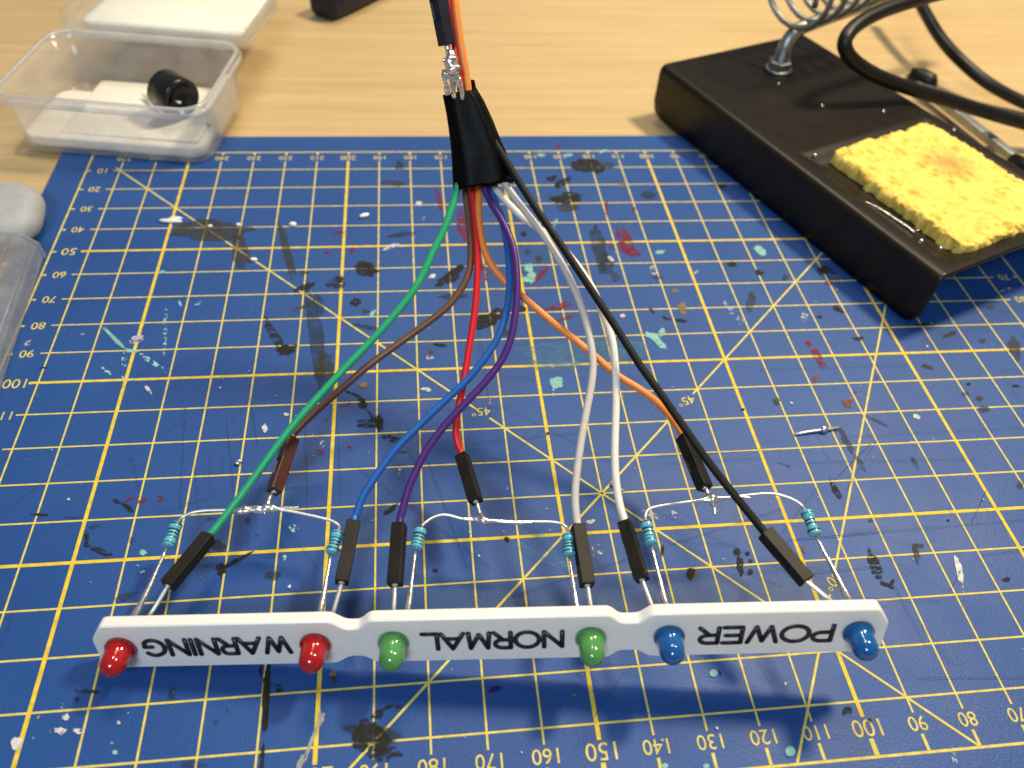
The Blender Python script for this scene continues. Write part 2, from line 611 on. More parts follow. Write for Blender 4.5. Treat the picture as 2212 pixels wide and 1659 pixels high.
AX, AY, AZ = Vector((-1, 0, 0)), Vector((0, -1, 0)), Vector((0, 0, 1))
for v_ in range(10, 280, 10):
    big = v_ % 50 == 0
    obj('printed_number', place(text_bm(str(v_), 2.45 if big else 2.1), mv(v_, 3.4) + AZ * GZ, AX, AY, AZ), M_INK, mat_root, smooth=False)
    obj('printed_number', place(text_bm(str(v_), 3.1 if big else 2.65), mv(v_, 194.9) + AZ * GZ, AX, AY, AZ), M_INK, mat_root, smooth=False)
for r_ in range(10, 200, 10):
    big = r_ % 50 == 0
    for vv in (275.3, 4.6):
        obj('printed_number', place(text_bm(str(r_), 2.9 if big else 2.5, None), mv(vv, r_ + 0.05) + AZ * GZ, AX, AY, AZ), M_INK, mat_root, smooth=False)
for s_, p, ang in (('45\u00b0', (165.1, 114.7), 0), ('45\u00b0', (113.9, 113.9), 14), ('60\u00b0', (95.2, 165.2), 32)):
    a = math.radians(180 + ang)
    obj('printed_angle', place(text_bm(s_, 2.6), mv(*p) + AZ * (GZ + 0.03), Vector((math.cos(a), math.sin(a), 0)), Vector((-math.sin(a), math.cos(a), 0)), AZ), M_INK, mat_root, smooth=False)

# paint and dirt that dried on the mat: (u, v, half length, half width, angle, paint)
MARKS = [
    (848, 395, 25, 7, 0, 'olive'), (863, 358, 9, 11, 20, 'grey'), (1268, 359, 33, 17, 8, 'dark'), (1311, 357, 18, 6, 10, 'olive'), (1191, 386, 13, 5, -15, 'dark'),
    (1168, 335, 10, 3, 0, 'teal'), (1228, 335, 9, 3, 0, 'teal'), (1303, 327, 8, 3, -20, 'teal'), (1206, 316, 6, 4, 0, 'red'), (1215, 395, 20, 8, -30, 'dark'),
    (1400, 420, 16, 9, 0, 'grey'), (1345, 400, 8, 5, 0, 'tan'), (1560, 402, 10, 5, 0, 'dark'),
    (455, 497, 75, 22, 0, 'olive'), (520, 540, 20, 48, -8, 'olive'), (247, 731, 34, 4.2, 46, 'teal'), (283, 758, 15, 4, 10, 'teal'), (330, 783, 40, 5, 35, 'tealdry'),
    (357, 712, 5, 42, 2, 'tealdry'), (269, 780, 5, 22, 4, 'tealdry'), (277, 818, 14, 6, 8, 'tealdry'), (230, 801, 14, 4, 40, 'tealdry'), (297, 732, 15, 8, -35, 'white'),
    (283, 742, 6, 6, 0, 'whitedry'), (60, 741, 9, 5, -35, 'whitedry'), (352, 588, 7, 3, 0, 'teal'), (389, 656, 3, 6, -20, 'teal'), (428, 655, 7, 4, -20, 'tealdry'), (93, 795, 9, 2.2, 0, 'dark'), (177, 722, 6, 2, 0, 'white'),
    (620, 545, 9, 72, -14, 'olive'), (683, 730, 15, 110, -8, 'grey'), (660, 620, 26, 6, -20, 'dark'), (790, 581, 25, 14, 12, 'dark'), (725, 612, 20, 15, -25, 'dry'),
    (618, 757, 21, 11, -12, 'dark'), (592, 722, 9, 34, -32, 'dry'), (768, 653, 11, 9, -20, 'dark'), (973, 597, 38, 12, -38, 'dark'), (980, 640, 30, 7, 0, 'grey'),
    (1062, 687, 40, 16, -18, 'dark'), (1085, 720, 16, 8, 0, 'olive'), (733, 503, 14, 4, -4, 'red'), (707, 547, 5, 4, 0, 'red'), (760, 543, 10, 4, -50, 'red'),
    (845, 533, 16, 4, -22, 'white'), (935, 597, 8, 4, -20, 'white'), (805, 677, 10, 4, -50, 'teal'), (927, 772, 8, 6, 10, 'whitedry'), (948, 432, 6, 24, -12, 'red'),
    (998, 485, 10, 30, -6, 'red'), (1045, 582, 5, 22, -18, 'red'), (1020, 522, 8, 22, 0, 'olive'), (950, 746, 14, 4, 8, 'dark'), (932, 761, 5, 4, 0, 'red'), (800, 708, 30, 4, 10, 'grey'),
    (657, 590, 10, 5, 0, 'olive'), (650, 665, 18, 4, -20, 'olive'), (790, 673, 8, 5, 0, 'olive'), (770, 702, 9, 5, 0, 'olive'), (870, 507, 30, 6, -8, 'grey'), (905, 440, 7, 5, 0, 'white'), (916, 473, 5, 4, 0, 'whitedry'),
    (705, 790, 20, 40, -10, 'olive'), (690, 660, 10, 26, -8, 'grey'),
    (1143, 578, 9, 9, 0, 'teal'), (1148, 600, 10, 11, 20, 'teal'), (1135, 604, 8, 6, 0, 'teal'), (1168, 595, 6, 26, 38, 'red'), (1206, 663, 34, 6, -14, 'red'), (1212, 690, 36, 4, -16, 'red'),
    (1121, 667, 16, 8, 0, 'dark'), (1226, 428, 30, 13, -8, 'dark'), (1226, 450, 24, 9, 0, 'olive'), (1294, 540, 16, 48, -12, 'grey'), (1310, 570, 14, 26, -12, 'grey'), (1352, 522, 14, 38, -34, 'red'), (1362, 545, 20, 8, 14, 'red'),
    (1322, 533, 8, 5, 0, 'red'), (1426, 545, 10, 4, -6, 'teal'), (1643, 542, 15, 7, 40, 'teal'), (1635, 537, 8, 6, 0, 'tealdry'), (1418, 735, 24, 8, 42, 'teal'), (1405, 725, 10, 5, 0, 'teal'), (1429, 718, 6, 9, 30, 'teal'),
    (1250, 765, 140, 30, -3, 'tealwash'), (1320, 745, 60, 16, 4, 'tealwash'), (1190, 790, 60, 12, 0, 'tealwash'), (1203, 828, 13, 12, 20, 'teal'), (1195, 845, 3, 12, 0, 'tealdry'), (1408, 672, 8, 3, 50, 'dark'), (1471, 693, 13, 4, 10, 'dark'), (1440, 688, 10, 3, 20, 'dark'),
    (1598, 692, 9, 7, 20, 'whitedry'), (1575, 668, 6, 18, -30, 'whitedry'), (1621, 655, 9, 22, 8, 'olive'), (1473, 665, 7, 16, -15, 'tan'), (1458, 629, 8, 4, 0, 'tan'), (1345, 683, 5, 4, 0, 'white'), (1320, 560, 8, 4, 40, 'white'), (1410, 585, 8, 10, -30, 'whitedry'), (1500, 590, 9, 6, -20, 'whitedry'),
    (1140, 545, 6, 6, 0, 'olive'), (1165, 560, 6, 8, 0, 'olive'), (1132, 507, 6, 6, 0, 'dark'), (1420, 600, 12, 4, 0, 'olive'), (1330, 600, 10, 8, 0, 'olive'), (1580, 570, 10, 6, 10, 'dark'), (1640, 590, 9, 6, 20, 'dark'), (1200, 480, 10, 4, -70, 'tealdry'), (1195, 497, 3, 8, 0, 'teal'), (1370, 452, 7, 3, -20, 'red'), (1310, 450, 4, 14, 0, 'red'),
    (1779, 584, 15, 10, 0, 'dark'), (1801, 590, 7, 3, 0, 'dark'), (1790, 612, 9, 5, 0, 'red'), (1807, 602, 6, 4, 0, 'red'), (1811, 668, 14, 5, 28, 'dark'), (1767, 772, 8, 28, -32, 'red'), (1745, 740, 6, 4, 0, 'red'), (1856, 732, 12, 4, 0, 'dark'), (2121, 737, 8, 6, 0, 'olive'),
    (2192, 752, 12, 26, -18, 'olive'), (2174, 628, 16, 5, -15, 'whitedry'), (1739, 687, 9, 11, 0, 'whitedry'), (2051, 722, 16, 5, -18, 'olive'), (2004, 793, 13, 4, 15, 'olive'), (1695, 600, 8, 6, -30, 'olive'), (2000, 702, 20, 2.5, 0, 'dark'), (1770, 685, 6, 3, 0, 'dark'), (2140, 665, 8, 4, 0, 'olive'), (1760, 818, 10, 5, -35, 'brown'), (1894, 815, 5, 4, 0, 'red'),
    (309, 1194, 8, 6, 0, 'teal'), (309, 1236, 8, 3, -10, 'tealdry'), (298, 1221, 4, 3, 0, 'tealdry'), (254, 1084, 12, 5, 20, 'dark'), (277, 1098, 16, 5, 38, 'dark'), (280, 1080, 18, 2.4, -26, 'red'), (308, 1083, 14, 4, -25, 'red'), (347, 1078, 8, 6, -20, 'red'), (187, 1167, 5, 20, 5, 'dry'), (218, 1191, 28, 6, 22, 'dry'), (205, 1138, 14, 5, -8, 'grey'),
    (85, 1112, 18, 2.6, 4, 'dark'), (160, 1118, 22, 2, 3, 'grey'), (472, 1180, 14, 12, 0, 'grey'), (477, 1231, 12, 12, 30, 'dark'), (508, 1213, 36, 4.5, -28, 'dark'), (457, 1122, 12, 5, 0, 'grey'), (536, 1126, 6, 7, 0, 'grey'), (284, 1168, 5, 8, 0, 'grey'), (505, 910, 5, 3, 0, 'red'), (503, 873, 3, 3, 0, 'red'), (270, 1290, 30, 8, -18, 'grey'), (320, 842, 12, 4, 45, 'white'),
    (749, 876, 13, 4, -14, 'red'), (693, 977, 9, 6, 10, 'red'), (755, 966, 4, 4, 0, 'red'), (704, 907, 5, 4, 0, 'red'), (681, 902, 5, 3, 0, 'red'), (763, 852, 18, 3, 22, 'dark'), (783, 872, 9, 12, -35, 'dark'), (802, 898, 20, 3, 55, 'dry'), (819, 913, 9, 18, -10, 'dark'), (796, 914, 24, 10, 0, 'dry'), (850, 950, 22, 7, 15, 'dry'),
    (572, 926, 6, 9, -15, 'white'), (618, 896, 6, 3, 0, 'white'), (921, 842, 11, 4, 10, 'white'), (635, 1142, 12, 8, 15, 'tealdry'), (843, 1102, 17, 5, -35, 'dark'), (865, 1018, 4, 8, 5, 'whitedry'), (1095, 1165, 7, 5, 30, 'dark'), (870, 977, 10, 3, 0, 'olive'), (940, 1233, 6, 4, 0, 'dark'), (597, 1088, 4, 4, 0, 'whitedry'), (696, 960, 6, 8, 0, 'whitedry'), (615, 1204, 4, 6, 0, 'tealdry'), (785, 832, 10, 6, -8, 'tan'), (1058, 870, 4, 6, 0, 'whitedry'), (591, 1244, 20, 10, 0, 'grey'),
    (1168, 1160, 82, 9, 52, 'tealwash'), (1150, 1195, 60, 8, 30, 'tealwash'), (1216, 1220, 14, 5, 48, 'tealwash'), (1276, 1127, 10, 4, -14, 'white'), (1190, 1146, 7, 3, 0, 'whitedry'), (1457, 1113, 14, 9, 20, 'whitedry'), (1405, 1112, 22, 7, 25, 'whitedry'), (1591, 1193, 8, 8, 10, 'dark'), (1599, 1222, 7, 24, -4, 'dark'), (1614, 1196, 5, 5, 0, 'dark'), (1621, 1212, 5, 5, 0, 'dark'), (1620, 1236, 5, 6, 0, 'dark'),
    (1492, 1240, 11, 14, 10, 'brown'), (1492, 1240, 9, 12, 20, 'dark'), (1431, 1190, 4, 12, 8, 'dark'), (1360, 1190, 8, 12, -20, 'whitedry'), (1290, 1190, 12, 14, 0, 'whitedry'), (1183, 937, 4, 3, 0, 'dark'), (1604, 885, 4, 3, 0, 'dark'),
    (1829, 871, 11, 10, 20, 'brown'), (1847, 847, 6, 3, -20, 'red'), (2086, 851, 9, 5, 0, 'olive'), (2116, 861, 8, 5, 0, 'olive'), (2124, 884, 13, 8, 0, 'olive'), (1898, 912, 28, 3, 25, 'grey'), (1826, 951, 7, 32, -30, 'grey'), (1858, 1000, 6, 20, -34, 'grey'), (1975, 1000, 4, 18, -30, 'grey'), (1704, 1007, 5, 4, 0, 'grey'), (1690, 1003, 16, 2, 20, 'grey'), (1980, 901, 9, 5, 20, 'white'), (1973, 955, 7, 3, -20, 'whitedry'),
    (2071, 1229, 7, 28, -12, 'white'), (2078, 1262, 2.5, 20, -4, 'whitedry'), (1979, 1196, 7, 20, -12, 'olive'), (1984, 1178, 12, 4, 10, 'olive'), (1891, 1224, 10, 34, -22, 'dry'), (1806, 1061, 6, 26, -30, 'dry'), (1736, 1187, 4, 8, -20, 'brown'), (2048, 1125, 4, 2.5, 20, 'dark'), (2092, 830, 4, 3, 0, 'dark'), (1678, 868, 8, 10, 0, 'olive'), (2194, 834, 7, 3, 0, 'dark'), (2203, 1050, 6, 9, 0, 'olive'), (1880, 1125, 5, 4, 0, 'olive'),
    (130, 1580, 12, 8, 5, 'white'), (172, 1580, 13, 6, 3, 'white'), (143, 1550, 8, 7, 0, 'white'), (36, 1605, 12, 14, 20, 'white'), (135, 1526, 6, 5, 0, 'whitedry'), (80, 1548, 6, 5, 0, 'whitedry'), (108, 1582, 5, 4, 0, 'whitedry'), (70, 1588, 4, 10, -20, 'whitedry'), (249, 1626, 6, 5, 0, 'teal'), (241, 1606, 4, 3, 0, 'tealdry'), (192, 1494, 28, 4, 4, 'dry'), (167, 1511, 5, 5, 0, 'navy'), (372, 1500, 8, 13, -5, 'grey'),
    (466, 1561, 5, 5, 0, 'grey'), (491, 1536, 4, 4, 0, 'grey'), (415, 1652, 24, 10, 0, 'grey'), (257, 1562, 4, 4, 0, 'whitedry'), (575, 1505, 8, 84, 3, 'dark'), (567, 1640, 5, 34, 2, 'dark'), (592, 1480, 14, 2.5, 10, 'dry'), (604, 1492, 8, 5, 0, 'dry'), (563, 1450, 4, 14, 0, 'dry'),
    (693, 1552, 8, 16, 12, 'pale'), (672, 1605, 5, 44, 20, 'pale'), (650, 1648, 6, 18, 24, 'pale'), (803, 1586, 55, 24, 6, 'grey'), (800, 1595, 34, 40, 10, 'dry'), (825, 1630, 40, 14, 0, 'dry'), (846, 1528, 28, 6, -12, 'dry'), (815, 1545, 14, 8, -30, 'dry'), (1068, 1489, 15, 8, -18, 'navy'), (720, 1456, 8, 6, 0, 'tan'), (721, 1472, 6, 10, 0, 'olive'), (1016, 1464, 0, 0, 0, 'dark'),
    (1541, 1455, 8.5, 8, 0, 'teal'), (1555, 1453, 3, 6, -20, 'dark'), (1436, 1655, 7, 6, 0, 'teal'), (1525, 1656, 7, 6, 0, 'teal'), (1706, 1624, 11, 11, 0, 'teal'), (1831, 1537, 10, 10, 0, 'dry'), (1915, 1264, 20, 4, 22, 'dark'), (1926, 1258, 5, 9, 30, 'dark'), (2060, 1642, 5, 26, -12, 'whitedry'), (2174, 1252, 8, 5, -10, 'dark'), (1840, 1500, 0, 0, 0, 'dark'), (1878, 1558, 5, 5, 0, 'dark'), (1175, 1519, 5, 4, -30, 'brown'), (1240, 1503, 4, 3, 0, 'tan'),
]


def splat(bm, u, v, a, b_, ang, z, seed, n=30, ragged=0.30):
    ca, sa = math.cos(math.radians(ang)), math.sin(math.radians(ang))
    vs = []
    for k in range(n):
        t = 2 * math.pi * k / n
        q = Vector((math.cos(t) * 1.4, math.sin(t) * 1.4, seed * 3.7))
        q2 = Vector((math.cos(t) * 4.5, math.sin(t) * 4.5, seed * 1.9))
        f = 1 + ragged * 1.2 * noise.noise(q) + ragged * 0.8 * noise.noise(q2)
        x, y = a * f * math.cos(t), b_ * f * math.sin(t)
        p = at(u + x * ca - y * sa, v + x * sa + y * ca, 0)
        vs.append(bm.verts.new((p.x, p.y, z)))
    bm.faces.new(vs)


i = 0
for (u, v, a, b_, ang, k) in MARKS:
    if a <= 0:
        continue
    bm = bmesh.new()
    i += 1
    round_dot = k == 'teal' and abs(a - b_) < 2 and v > 1400
    splat(bm, u, v, a, b_, ang, 0.065 + 0.0006 * i, i, 30, 0.06 if round_dot else 0.4)
    obj('paint_mark', bm, PAINT[k], mat_root, smooth=False)

fl = {k: bmesh.new() for k in ('white', 'dark', 'teal', 'red')}
for j in range(460):
    x, y = rnd.uniform(-128, 148), rnd.uniform(-198, -2)
    k = rnd.choices(['white', 'dark', 'teal', 'red'], [60, 18, 12, 8])[0]
    s_ = min(0.45, 0.04 + rnd.expovariate(12.0))
    n = 7
    ph = rnd.uniform(0, 6)
    el = rnd.uniform(0.4, 1)
    c, s1 = math.cos(ph), math.sin(ph)
    vs = []
    for q in range(n):
        t = 2 * math.pi * q / n
        rr_ = s_ * rnd.uniform(0.6, 1.2)
        px, py = rr_ * math.cos(t), rr_ * el * math.sin(t)
        vs.append(fl[k].verts.new((x + px * c - py * s1, y + px * s1 + py * c, 0.30 + 0.0001 * j)))
    fl[k].faces.new(vs)
for k, bm in fl.items():
    tag(obj('paint_flecks', bm, PAINT[k], mat_root, smooth=False), kind='stuff')

bm = bmesh.new()                                                   # fine knife cuts
CUTS = [(1310, 1117, 1690, 1268), (1420, 1107, 1700, 1235), (1106, 1290, 1690, 1100), (1740, 1000, 2110, 993), (1660, 1172, 2212, 1124), (1660, 1172, 1900, 1150), (1830, 945, 2212, 925), (1800, 1040, 1880, 960), (1700, 1245, 1900, 1225),
        (1980, 1466, 2212, 1465), (1240, 980, 1330, 1060), (1110, 890, 1340, 1010), (880, 890, 1110, 880), (560, 1060, 700, 1052), (660, 900, 664, 1100), (730, 910, 735, 1080), (900, 930, 1010, 1230), (770, 1010, 960, 1150), (600, 1120, 690, 1235), (540, 860, 556, 960),
        (490, 905, 505, 1060), (340, 1110, 470, 1070), (420, 1000, 430, 1120), (400, 880, 390, 1105), (285, 985, 300, 1060), (455, 980, 452, 1060), (480, 990, 482, 1025), (1640, 800, 1960, 790), (1990, 1350, 2060, 1440), (1930, 1265, 2000, 1400), (1420, 985, 1650, 972),
        (1440, 1003, 1660, 990), (1760, 930, 1790, 995), (2120, 1200, 2212, 1190), (960, 1150, 1060, 1230), (1400, 1165, 1590, 1180), (860, 935, 900, 1010), (1040, 740, 1060, 900), (1020, 960, 1260, 935)]
for k, (u0, v0, u1, v1) in enumerate(CUTS):
    strip(bm, at(u0, v0), at(u1, v1), 0.05 + 0.035 * rnd.random(), 0.40 + 0.001 * k)
for k in range(70):
    x, y = rnd.uniform(-120, 145), rnd.uniform(-195, -20)
    L_, a = rnd.uniform(4, 26), rnd.choice([0, 0, 1.57, 0.785, rnd.uniform(0, 3.1)]) + rnd.uniform(-.12, .12)
    strip(bm, Vector((x, y, 0)), Vector((x + L_ * math.cos(a), y + L_ * math.sin(a), 0)), rnd.uniform(0.03, 0.07), 0.45 + 0.001 * k)
tag(obj('knife_cuts', bm, M_CUT, mat_root, smooth=False), kind='stuff')


# ------------------------------------------------------------------ LED panel
PL = at(262, 1399, 6.0)
PR = at(1853, 1364, 17.0)
BX = (PR - PL).normalized()
tl = math.radians(14)
nn = Vector((0, -math.cos(tl), math.sin(tl)))
BN = (nn - BX * nn.dot(BX)).normalized()            # out of the printed face
BU = BN.cross(BX).normalized()                      # up along the plate
if BU.z < 0:
    BU = -BU
TH, HH = 2.5, 5.7
panel = empty('led_panel', (PL + PR) / 2, 'white strip panel reading POWER, NORMAL and WARNING upside down with six LEDs', 'LED panel')


def bx(u, v=1395):                                   # position along the bar of a pixel on its face
    return (onplane(u, v, PL, BN) - PL).dot(BX)


def bp(x, y, z=0.0):
    return PL + BX * x + BU * y + BN * z


xl, xr = bx(192, 1372), bx(1925, 1335)
notch = [(bx(722), bx(752), bx(782), bx(806)), (bx(1315), bx(1338), bx(1377), bx(1404))]
NT, NB = 2.05, 1.8
CH = 2.3
out_ = [(xl, HH - 3.6), (xl + CH, HH)]
for a, b_, c, d in notch:
    out_ += [(a, HH), (b_, HH - NT), (c, HH - NT), (d, HH)]
out_ += [(xr - CH, HH), (xr, HH - 3.6), (xr, -HH + 1.2), (xr - 1.0, -HH)]
for a, b_, c, d in notch[::-1]:
    out_ += [(d, -HH), (c, -HH + NB), (b_, -HH + NB), (a, -HH)]
out_ += [(xl + 1.0, -HH), (xl, -HH + 1.2)]
# round the outline a little
rounded = []
for k, p in enumerate(out_):
    p = Vector((*p, 0)); q0 = Vector((*out_[k - 1], 0)); q1 = Vector((*out_[(k + 1) % len(out_)], 0))
    d0 = min(0.8, (q0 - p).length * 0.3); d1 = min(0.8, (q1 - p).length * 0.3)
    a = p + (q0 - p).normalized() * d0; c = p + (q1 - p).normalized() * d1
    for t in (0, 0.33, 0.67, 1):
        rounded.append((a * (1 - t) + p * t) * (1 - t) + (p * (1 - t) + c * t) * t)
bm = bmesh.new()
rings = []
for zz, ins in ((-TH, 0.25), (-TH + 0.25, 0), (-0.25, 0), (0, 0.25)):
    ring = []
    for k, p in enumerate(rounded):
        t = (rounded[(k + 1) % len(rounded)] - rounded[k - 1]).normalized()
        nrm = Vector((t.y, -t.x, 0))
        q = p + nrm * ins
        ring.append(bp(q.x, q.y, zz))
    rings.append(ring)
loft(bm, rings)
plate_o = obj('plate', bm, M_PLATE, panel, smooth=True, bevel=0.0)
md = plate_o.modifiers.new('split', 'EDGE_SPLIT'); md.split_angle = math.radians(40)

TX, TY = -BX, -BU


def arc(cx, cy, rx, ry, a0, a1, n=14):
    return [(cx + rx * math.cos(math.radians(a0 + (a1 - a0) * k / n)), cy + ry * math.sin(math.radians(a0 + (a1 - a0) * k / n))) for k in range(n + 1)]


GLYPH = {  # (advance, strokes) in cap heights
    'W': (1.22, [[(0.02, 1), (0.27, 0), (0.53, 0.92), (0.79, 0), (1.04, 1)]]),
    'A': (1.00, [[(0.0, 0), (0.45, 1), (0.90, 0)], [(0.17, 0.34), (0.73, 0.34)]]),
    'R': (0.86, [[(0.05, 0), (0.05, 1), (0.38, 1)] + arc(0.40, 0.74, 0.28, 0.26, 90, -90) + [(0.05, 0.48)], [(0.36, 0.48), (0.72, 0)]]),
    'N': (0.96, [[(0.05, 0), (0.05, 1), (0.78, 0), (0.78, 1)]]),
    'I': (0.28, [[(0.08, 0), (0.08, 1)]]),
    'G': (1.02, [arc(0.50, 0.5, 0.45, 0.5, 42, 318, 22) + [(0.88, 0.44), (0.56, 0.44)]]),
    'O': (1.12, [arc(0.50, 0.5, 0.48, 0.5, 90, 450, 28)]),
    'M': (1.10, [[(0.05, 0), (0.12, 1), (0.47, 0.10), (0.82, 1), (0.89, 0)]]),
    'L': (0.78, [[(0.06, 1), (0.06, 0), (0.66, 0)]]),
    'P': (0.84, [[(0.05, 0), (0.05, 1), (0.38, 1)] + arc(0.42, 0.72, 0.28, 0.28, 90, -90) + [(0.05, 0.44)]]),
    'E': (0.84, [[(0.70, 1), (0.06, 1), (0.06, 0), (0.70, 0)], [(0.06, 0.52), (0.62, 0.52)]]),
}
for s_, u0, u1, va, vb in (('WARNING', 306, 635, 1401, 1401), ('NORMAL', 907, 1224, 1396, 1393), ('POWER', 1500, 1806, 1387, 1371)):
    a, b_ = onplane(u0, va, PL, BN), onplane(u1, vb, PL, BN)
    c = bp(((a + b_) / 2 - PL).dot(BX), -0.2)
    Wt = (b_ - a).length
    CHT = 4.1
    adv = sum(GLYPH[ch][0] for ch in s_) - 0.12
    k = (Wt - 1.2) / adv
    x0 = -Wt / 2 + 0.6
    for ch in s_:
        bm = bmesh.new()
        for st in GLYPH[ch][1]:
            P = [c + TX * (x0 + k * x) + TY * ((y - 0.5) * CHT) + BN * 0.05 for x, y in st]
            cut = [0]
            for q in range(1, len(P) - 1):           # stroke pieces meet in round joints at sharp turns
                if (P[q] - P[q - 1]).angle(P[q + 1] - P[q]) > 0.6:
                    cut.append(q)
            cut.append(len(P) - 1)
            for q0, q1 in zip(cut, cut[1:]):
                tube(bm, P[q0:q1 + 1], 0.46, 12)
            for q in cut:
                g = bmesh.ops.create_icosphere(bm, subdivisions=2, radius=0.46)
                for v_ in g['verts']:
                    v_.co += P[q]
        for v_ in bm.verts:                          # flatten the strokes against the plate
            h = (v_.co - c).dot(BN) - 0.05
            v_.co -= BN * h * 0.45
        obj('letter', bm, M_TEXT, panel)
        x0 += k * GLYPH[ch][0]


def led(u, v, colr, tilt=(0, 0)):
    x = (onplane(u, v, PL, BN) - PL).dot(BX)
    c = bp(x, 0)
    ax = (BN + BX * tilt[0] + BU * tilt[1]).normalized()
    bm = bmesh.new()
    prof = [(-2.4, 0.0), (-2.4, 2.4), (0.02, 2.4), (0.02, 2.78), (0.62, 2.80), (0.82, 2.74), (1.05, 2.56), (1.5, 2.36), (2.2, 2.25), (3.6, 2.22)]
    for k in range(1, 9):
        a = math.pi / 2 * k / 8
        prof.append((3.6 + 2.22 * math.sin(a), 2.22 * math.cos(a) if k < 8 else 0.0))
    lathe(bm, c, ax, prof, 36)
    o = obj('led', bm, M_LEDS[colr], panel)
    bm = bmesh.new()                                 # reflector cup and die inside the lens
    lathe(bm, c, ax, [(-1.6, 0.0), (-1.6, 0.55), (0.4, 0.55), (1.0, 1.0), (1.7, 1.25), (1.7, 1.05), (1.2, 0.5), (1.2, 0.0)], 20)
    obj('reflector_cup', bm, M_LEAD, o)
    return o, c


LED = []
for u, v, k, t in ((262, 1399, 'red', (0.0, 0.02)), (684, 1400, 'red', (0, 0)), (852, 1400, 'green', (0.02, 0)), (1275, 1392, 'green', (0.0, 0)), (1443, 1386, 'blue', (0, 0.02)), (1853, 1364, 'blue', (0, 0))):
    LED.append(led(u, v, k, t))


def lead_path(c, side, via, end):
    p0 = c - BN * 2.3 + BX * side
    p1 = c - BN * 3.6 + BX * side + BU * 0.6
    return smooth_path(catmull([p0, p1, via, end], 8), 3)


# housings of the six jumper wires that plug on the LED legs: wire end, pin end, height at both
NEAR = {'green': ((452, 1158), (362, 1266), 9.5, 10.0), 'blue': ((764, 1128), (738, 1259), 13.5, 12.5), 'purple': ((863, 1133), (853, 1264), 14.5, 13.5),
        'greyish_white': ((1248, 1136), (1269, 1265), 17.0, 16.0), 'white': ((1350, 1128), (1387, 1253), 18.0, 17.0), 'black': ((1652, 1150), (1743, 1256), 21.0, 20.0)}
LEGS = [(0, 'green', (322, 1331), 'a', (290, 1333)), (1, 'blue', (717, 1331), 'b', (689, 1333)), (2, 'purple', (849, 1330), 'c', (879, 1330)),
        (3, 'greyish_white', (1279, 1322), 'd', (1248, 1324)), (4, 'white', (1412, 1318), 'e', (1441, 1316)), (5, 'black', (1797, 1300), 'f', (1835, 1298))]
RES = {'a': ((383, 1128), (361, 1183), 9.5, 9.0), 'b': ((731, 1146), (715, 1198), 12.5, 12.0), 'c': ((910, 1138), (898, 1188), 14.0, 13.5),
       'd': ((1227, 1152), (1230, 1203), 16.0, 15.5), 'e': ((1395, 1125), (1407, 1178), 17.5, 17.0), 'f': ((1740, 1102), (1763, 1159), 20.0, 19.5)}
for li, wk, pv, rk, rv in LEGS:
    lo_, c = LED[li]
    zc = c.z
    h = NEAR[wk]
    end = at(h[1][0], h[1][1], h[3])
    via = at(pv[0], pv[1], zc + 2.0)
    sgn = 1 if (via - c).dot(BX) - ((at(rv[0], rv[1], zc + 2) - c).dot(BX)) > 0 else -1
    bm = bmesh.new()
    pth = lead_path(c, 1.27 * sgn, via, end + (end - via).normalized() * 1.5)
    tube(bm, pth, 0.42, 8)
    obj('lead', bm, M_LEAD, lo_)
    r0 = RES[rk]
    re = at(r0[1][0], r0[1][1], r0[3])
    via2 = at(rv[0], rv[1], zc + 1.5)
    pth = lead_path(c, -1.27 * sgn, via2, re)
    rad = []
    for k, p in enumerate(pth):
        t = k / (len(pth) - 1)
        rad.append(0.32 + 0.36 * max(0, math.sin(min(1, max(0, (t - 0.38) / 0.5)) * math.pi)) ** 0.6 * (0.8 + 0.4 * noise.noise(p * 0.5)))
    bm = bmesh.new()
    tube(bm, pth, rad, 10, rough=0.35, seed=li)
    obj('lead', bm, M_SOLDER, lo_)


# resistors
def resistor(key, flip):
    (u0, v0), (u1, v1), z0, z1 = RES[key]
    a, b_ = at(u0, v0, z0), at(u1, v1, z1)
    L_ = (b_ - a).length
    ax = (b_ - a) / L_
    bm = bmesh.new()
    RW, RN = 1.22, 1.0

    def rad(t):                                      # dog-bone profile
        d = min(t, 1 - t) * L_
        if d < 0.55: return RW * math.sqrt(max(0, 1 - ((0.55 - d) / 0.55) ** 2)) * 0.86 + RW * 0.14 * (d / 0.55)
        if d < 1.3: return RW
        if d < 1.9: return RW + (RN - RW) * (d - 1.3) / 0.6
        return RN
    ts = [0] + [0.012 * k for k in range(1, 84) if 0.012 * k < 1] + [1]
    lathe(bm, a, ax, [(t * L_, max(0.0 if t in (0, 1) else 0.25, rad(t))) for t in ts], 24)
    body = obj('resistor', bm, M_RES, panel)
    bands = [(0.12, M_BANDK), (0.34, M_BANDK), (0.47, M_BANDK), (0.60, M_BANDB), (0.85, M_BANDB)]
    if key in 'bd': bands = [(0.15, M_BANDB), (0.37, M_BANDB), (0.50, M_BANDK), (0.63, M_BANDK), (0.80, M_BANDK)]
    if key == 'f': bands = [(0.17, M_BANDB), (0.42, M_BANDK), (0.55, M_BANDK), (0.80, M_BANDK)]
    if key in 'ce': bands = [(0.10, M_BANDK), (0.36, M_BANDK), (0.50, M_BANDK), (0.66, M_BANDB), (0.80, M_BANDB)]
    for t, mt in bands:
        bm = bmesh.new()
        hw = 0.027
        pr = [(t - hw, rad(t - hw) - 0.05)] + [(t + q * hw, rad(t + q * hw) + 0.018) for q in (-1, -0.5, 0, 0.5, 1)] + [(t + hw, rad(t + hw) - 0.05)]
        lathe(bm, a, ax, [(q * L_, r) for q, r in pr], 24)
        obj('colour_band', bm, mt, body)
    return body, a, b_


RB = {k: resistor(k, False) for k in RES}

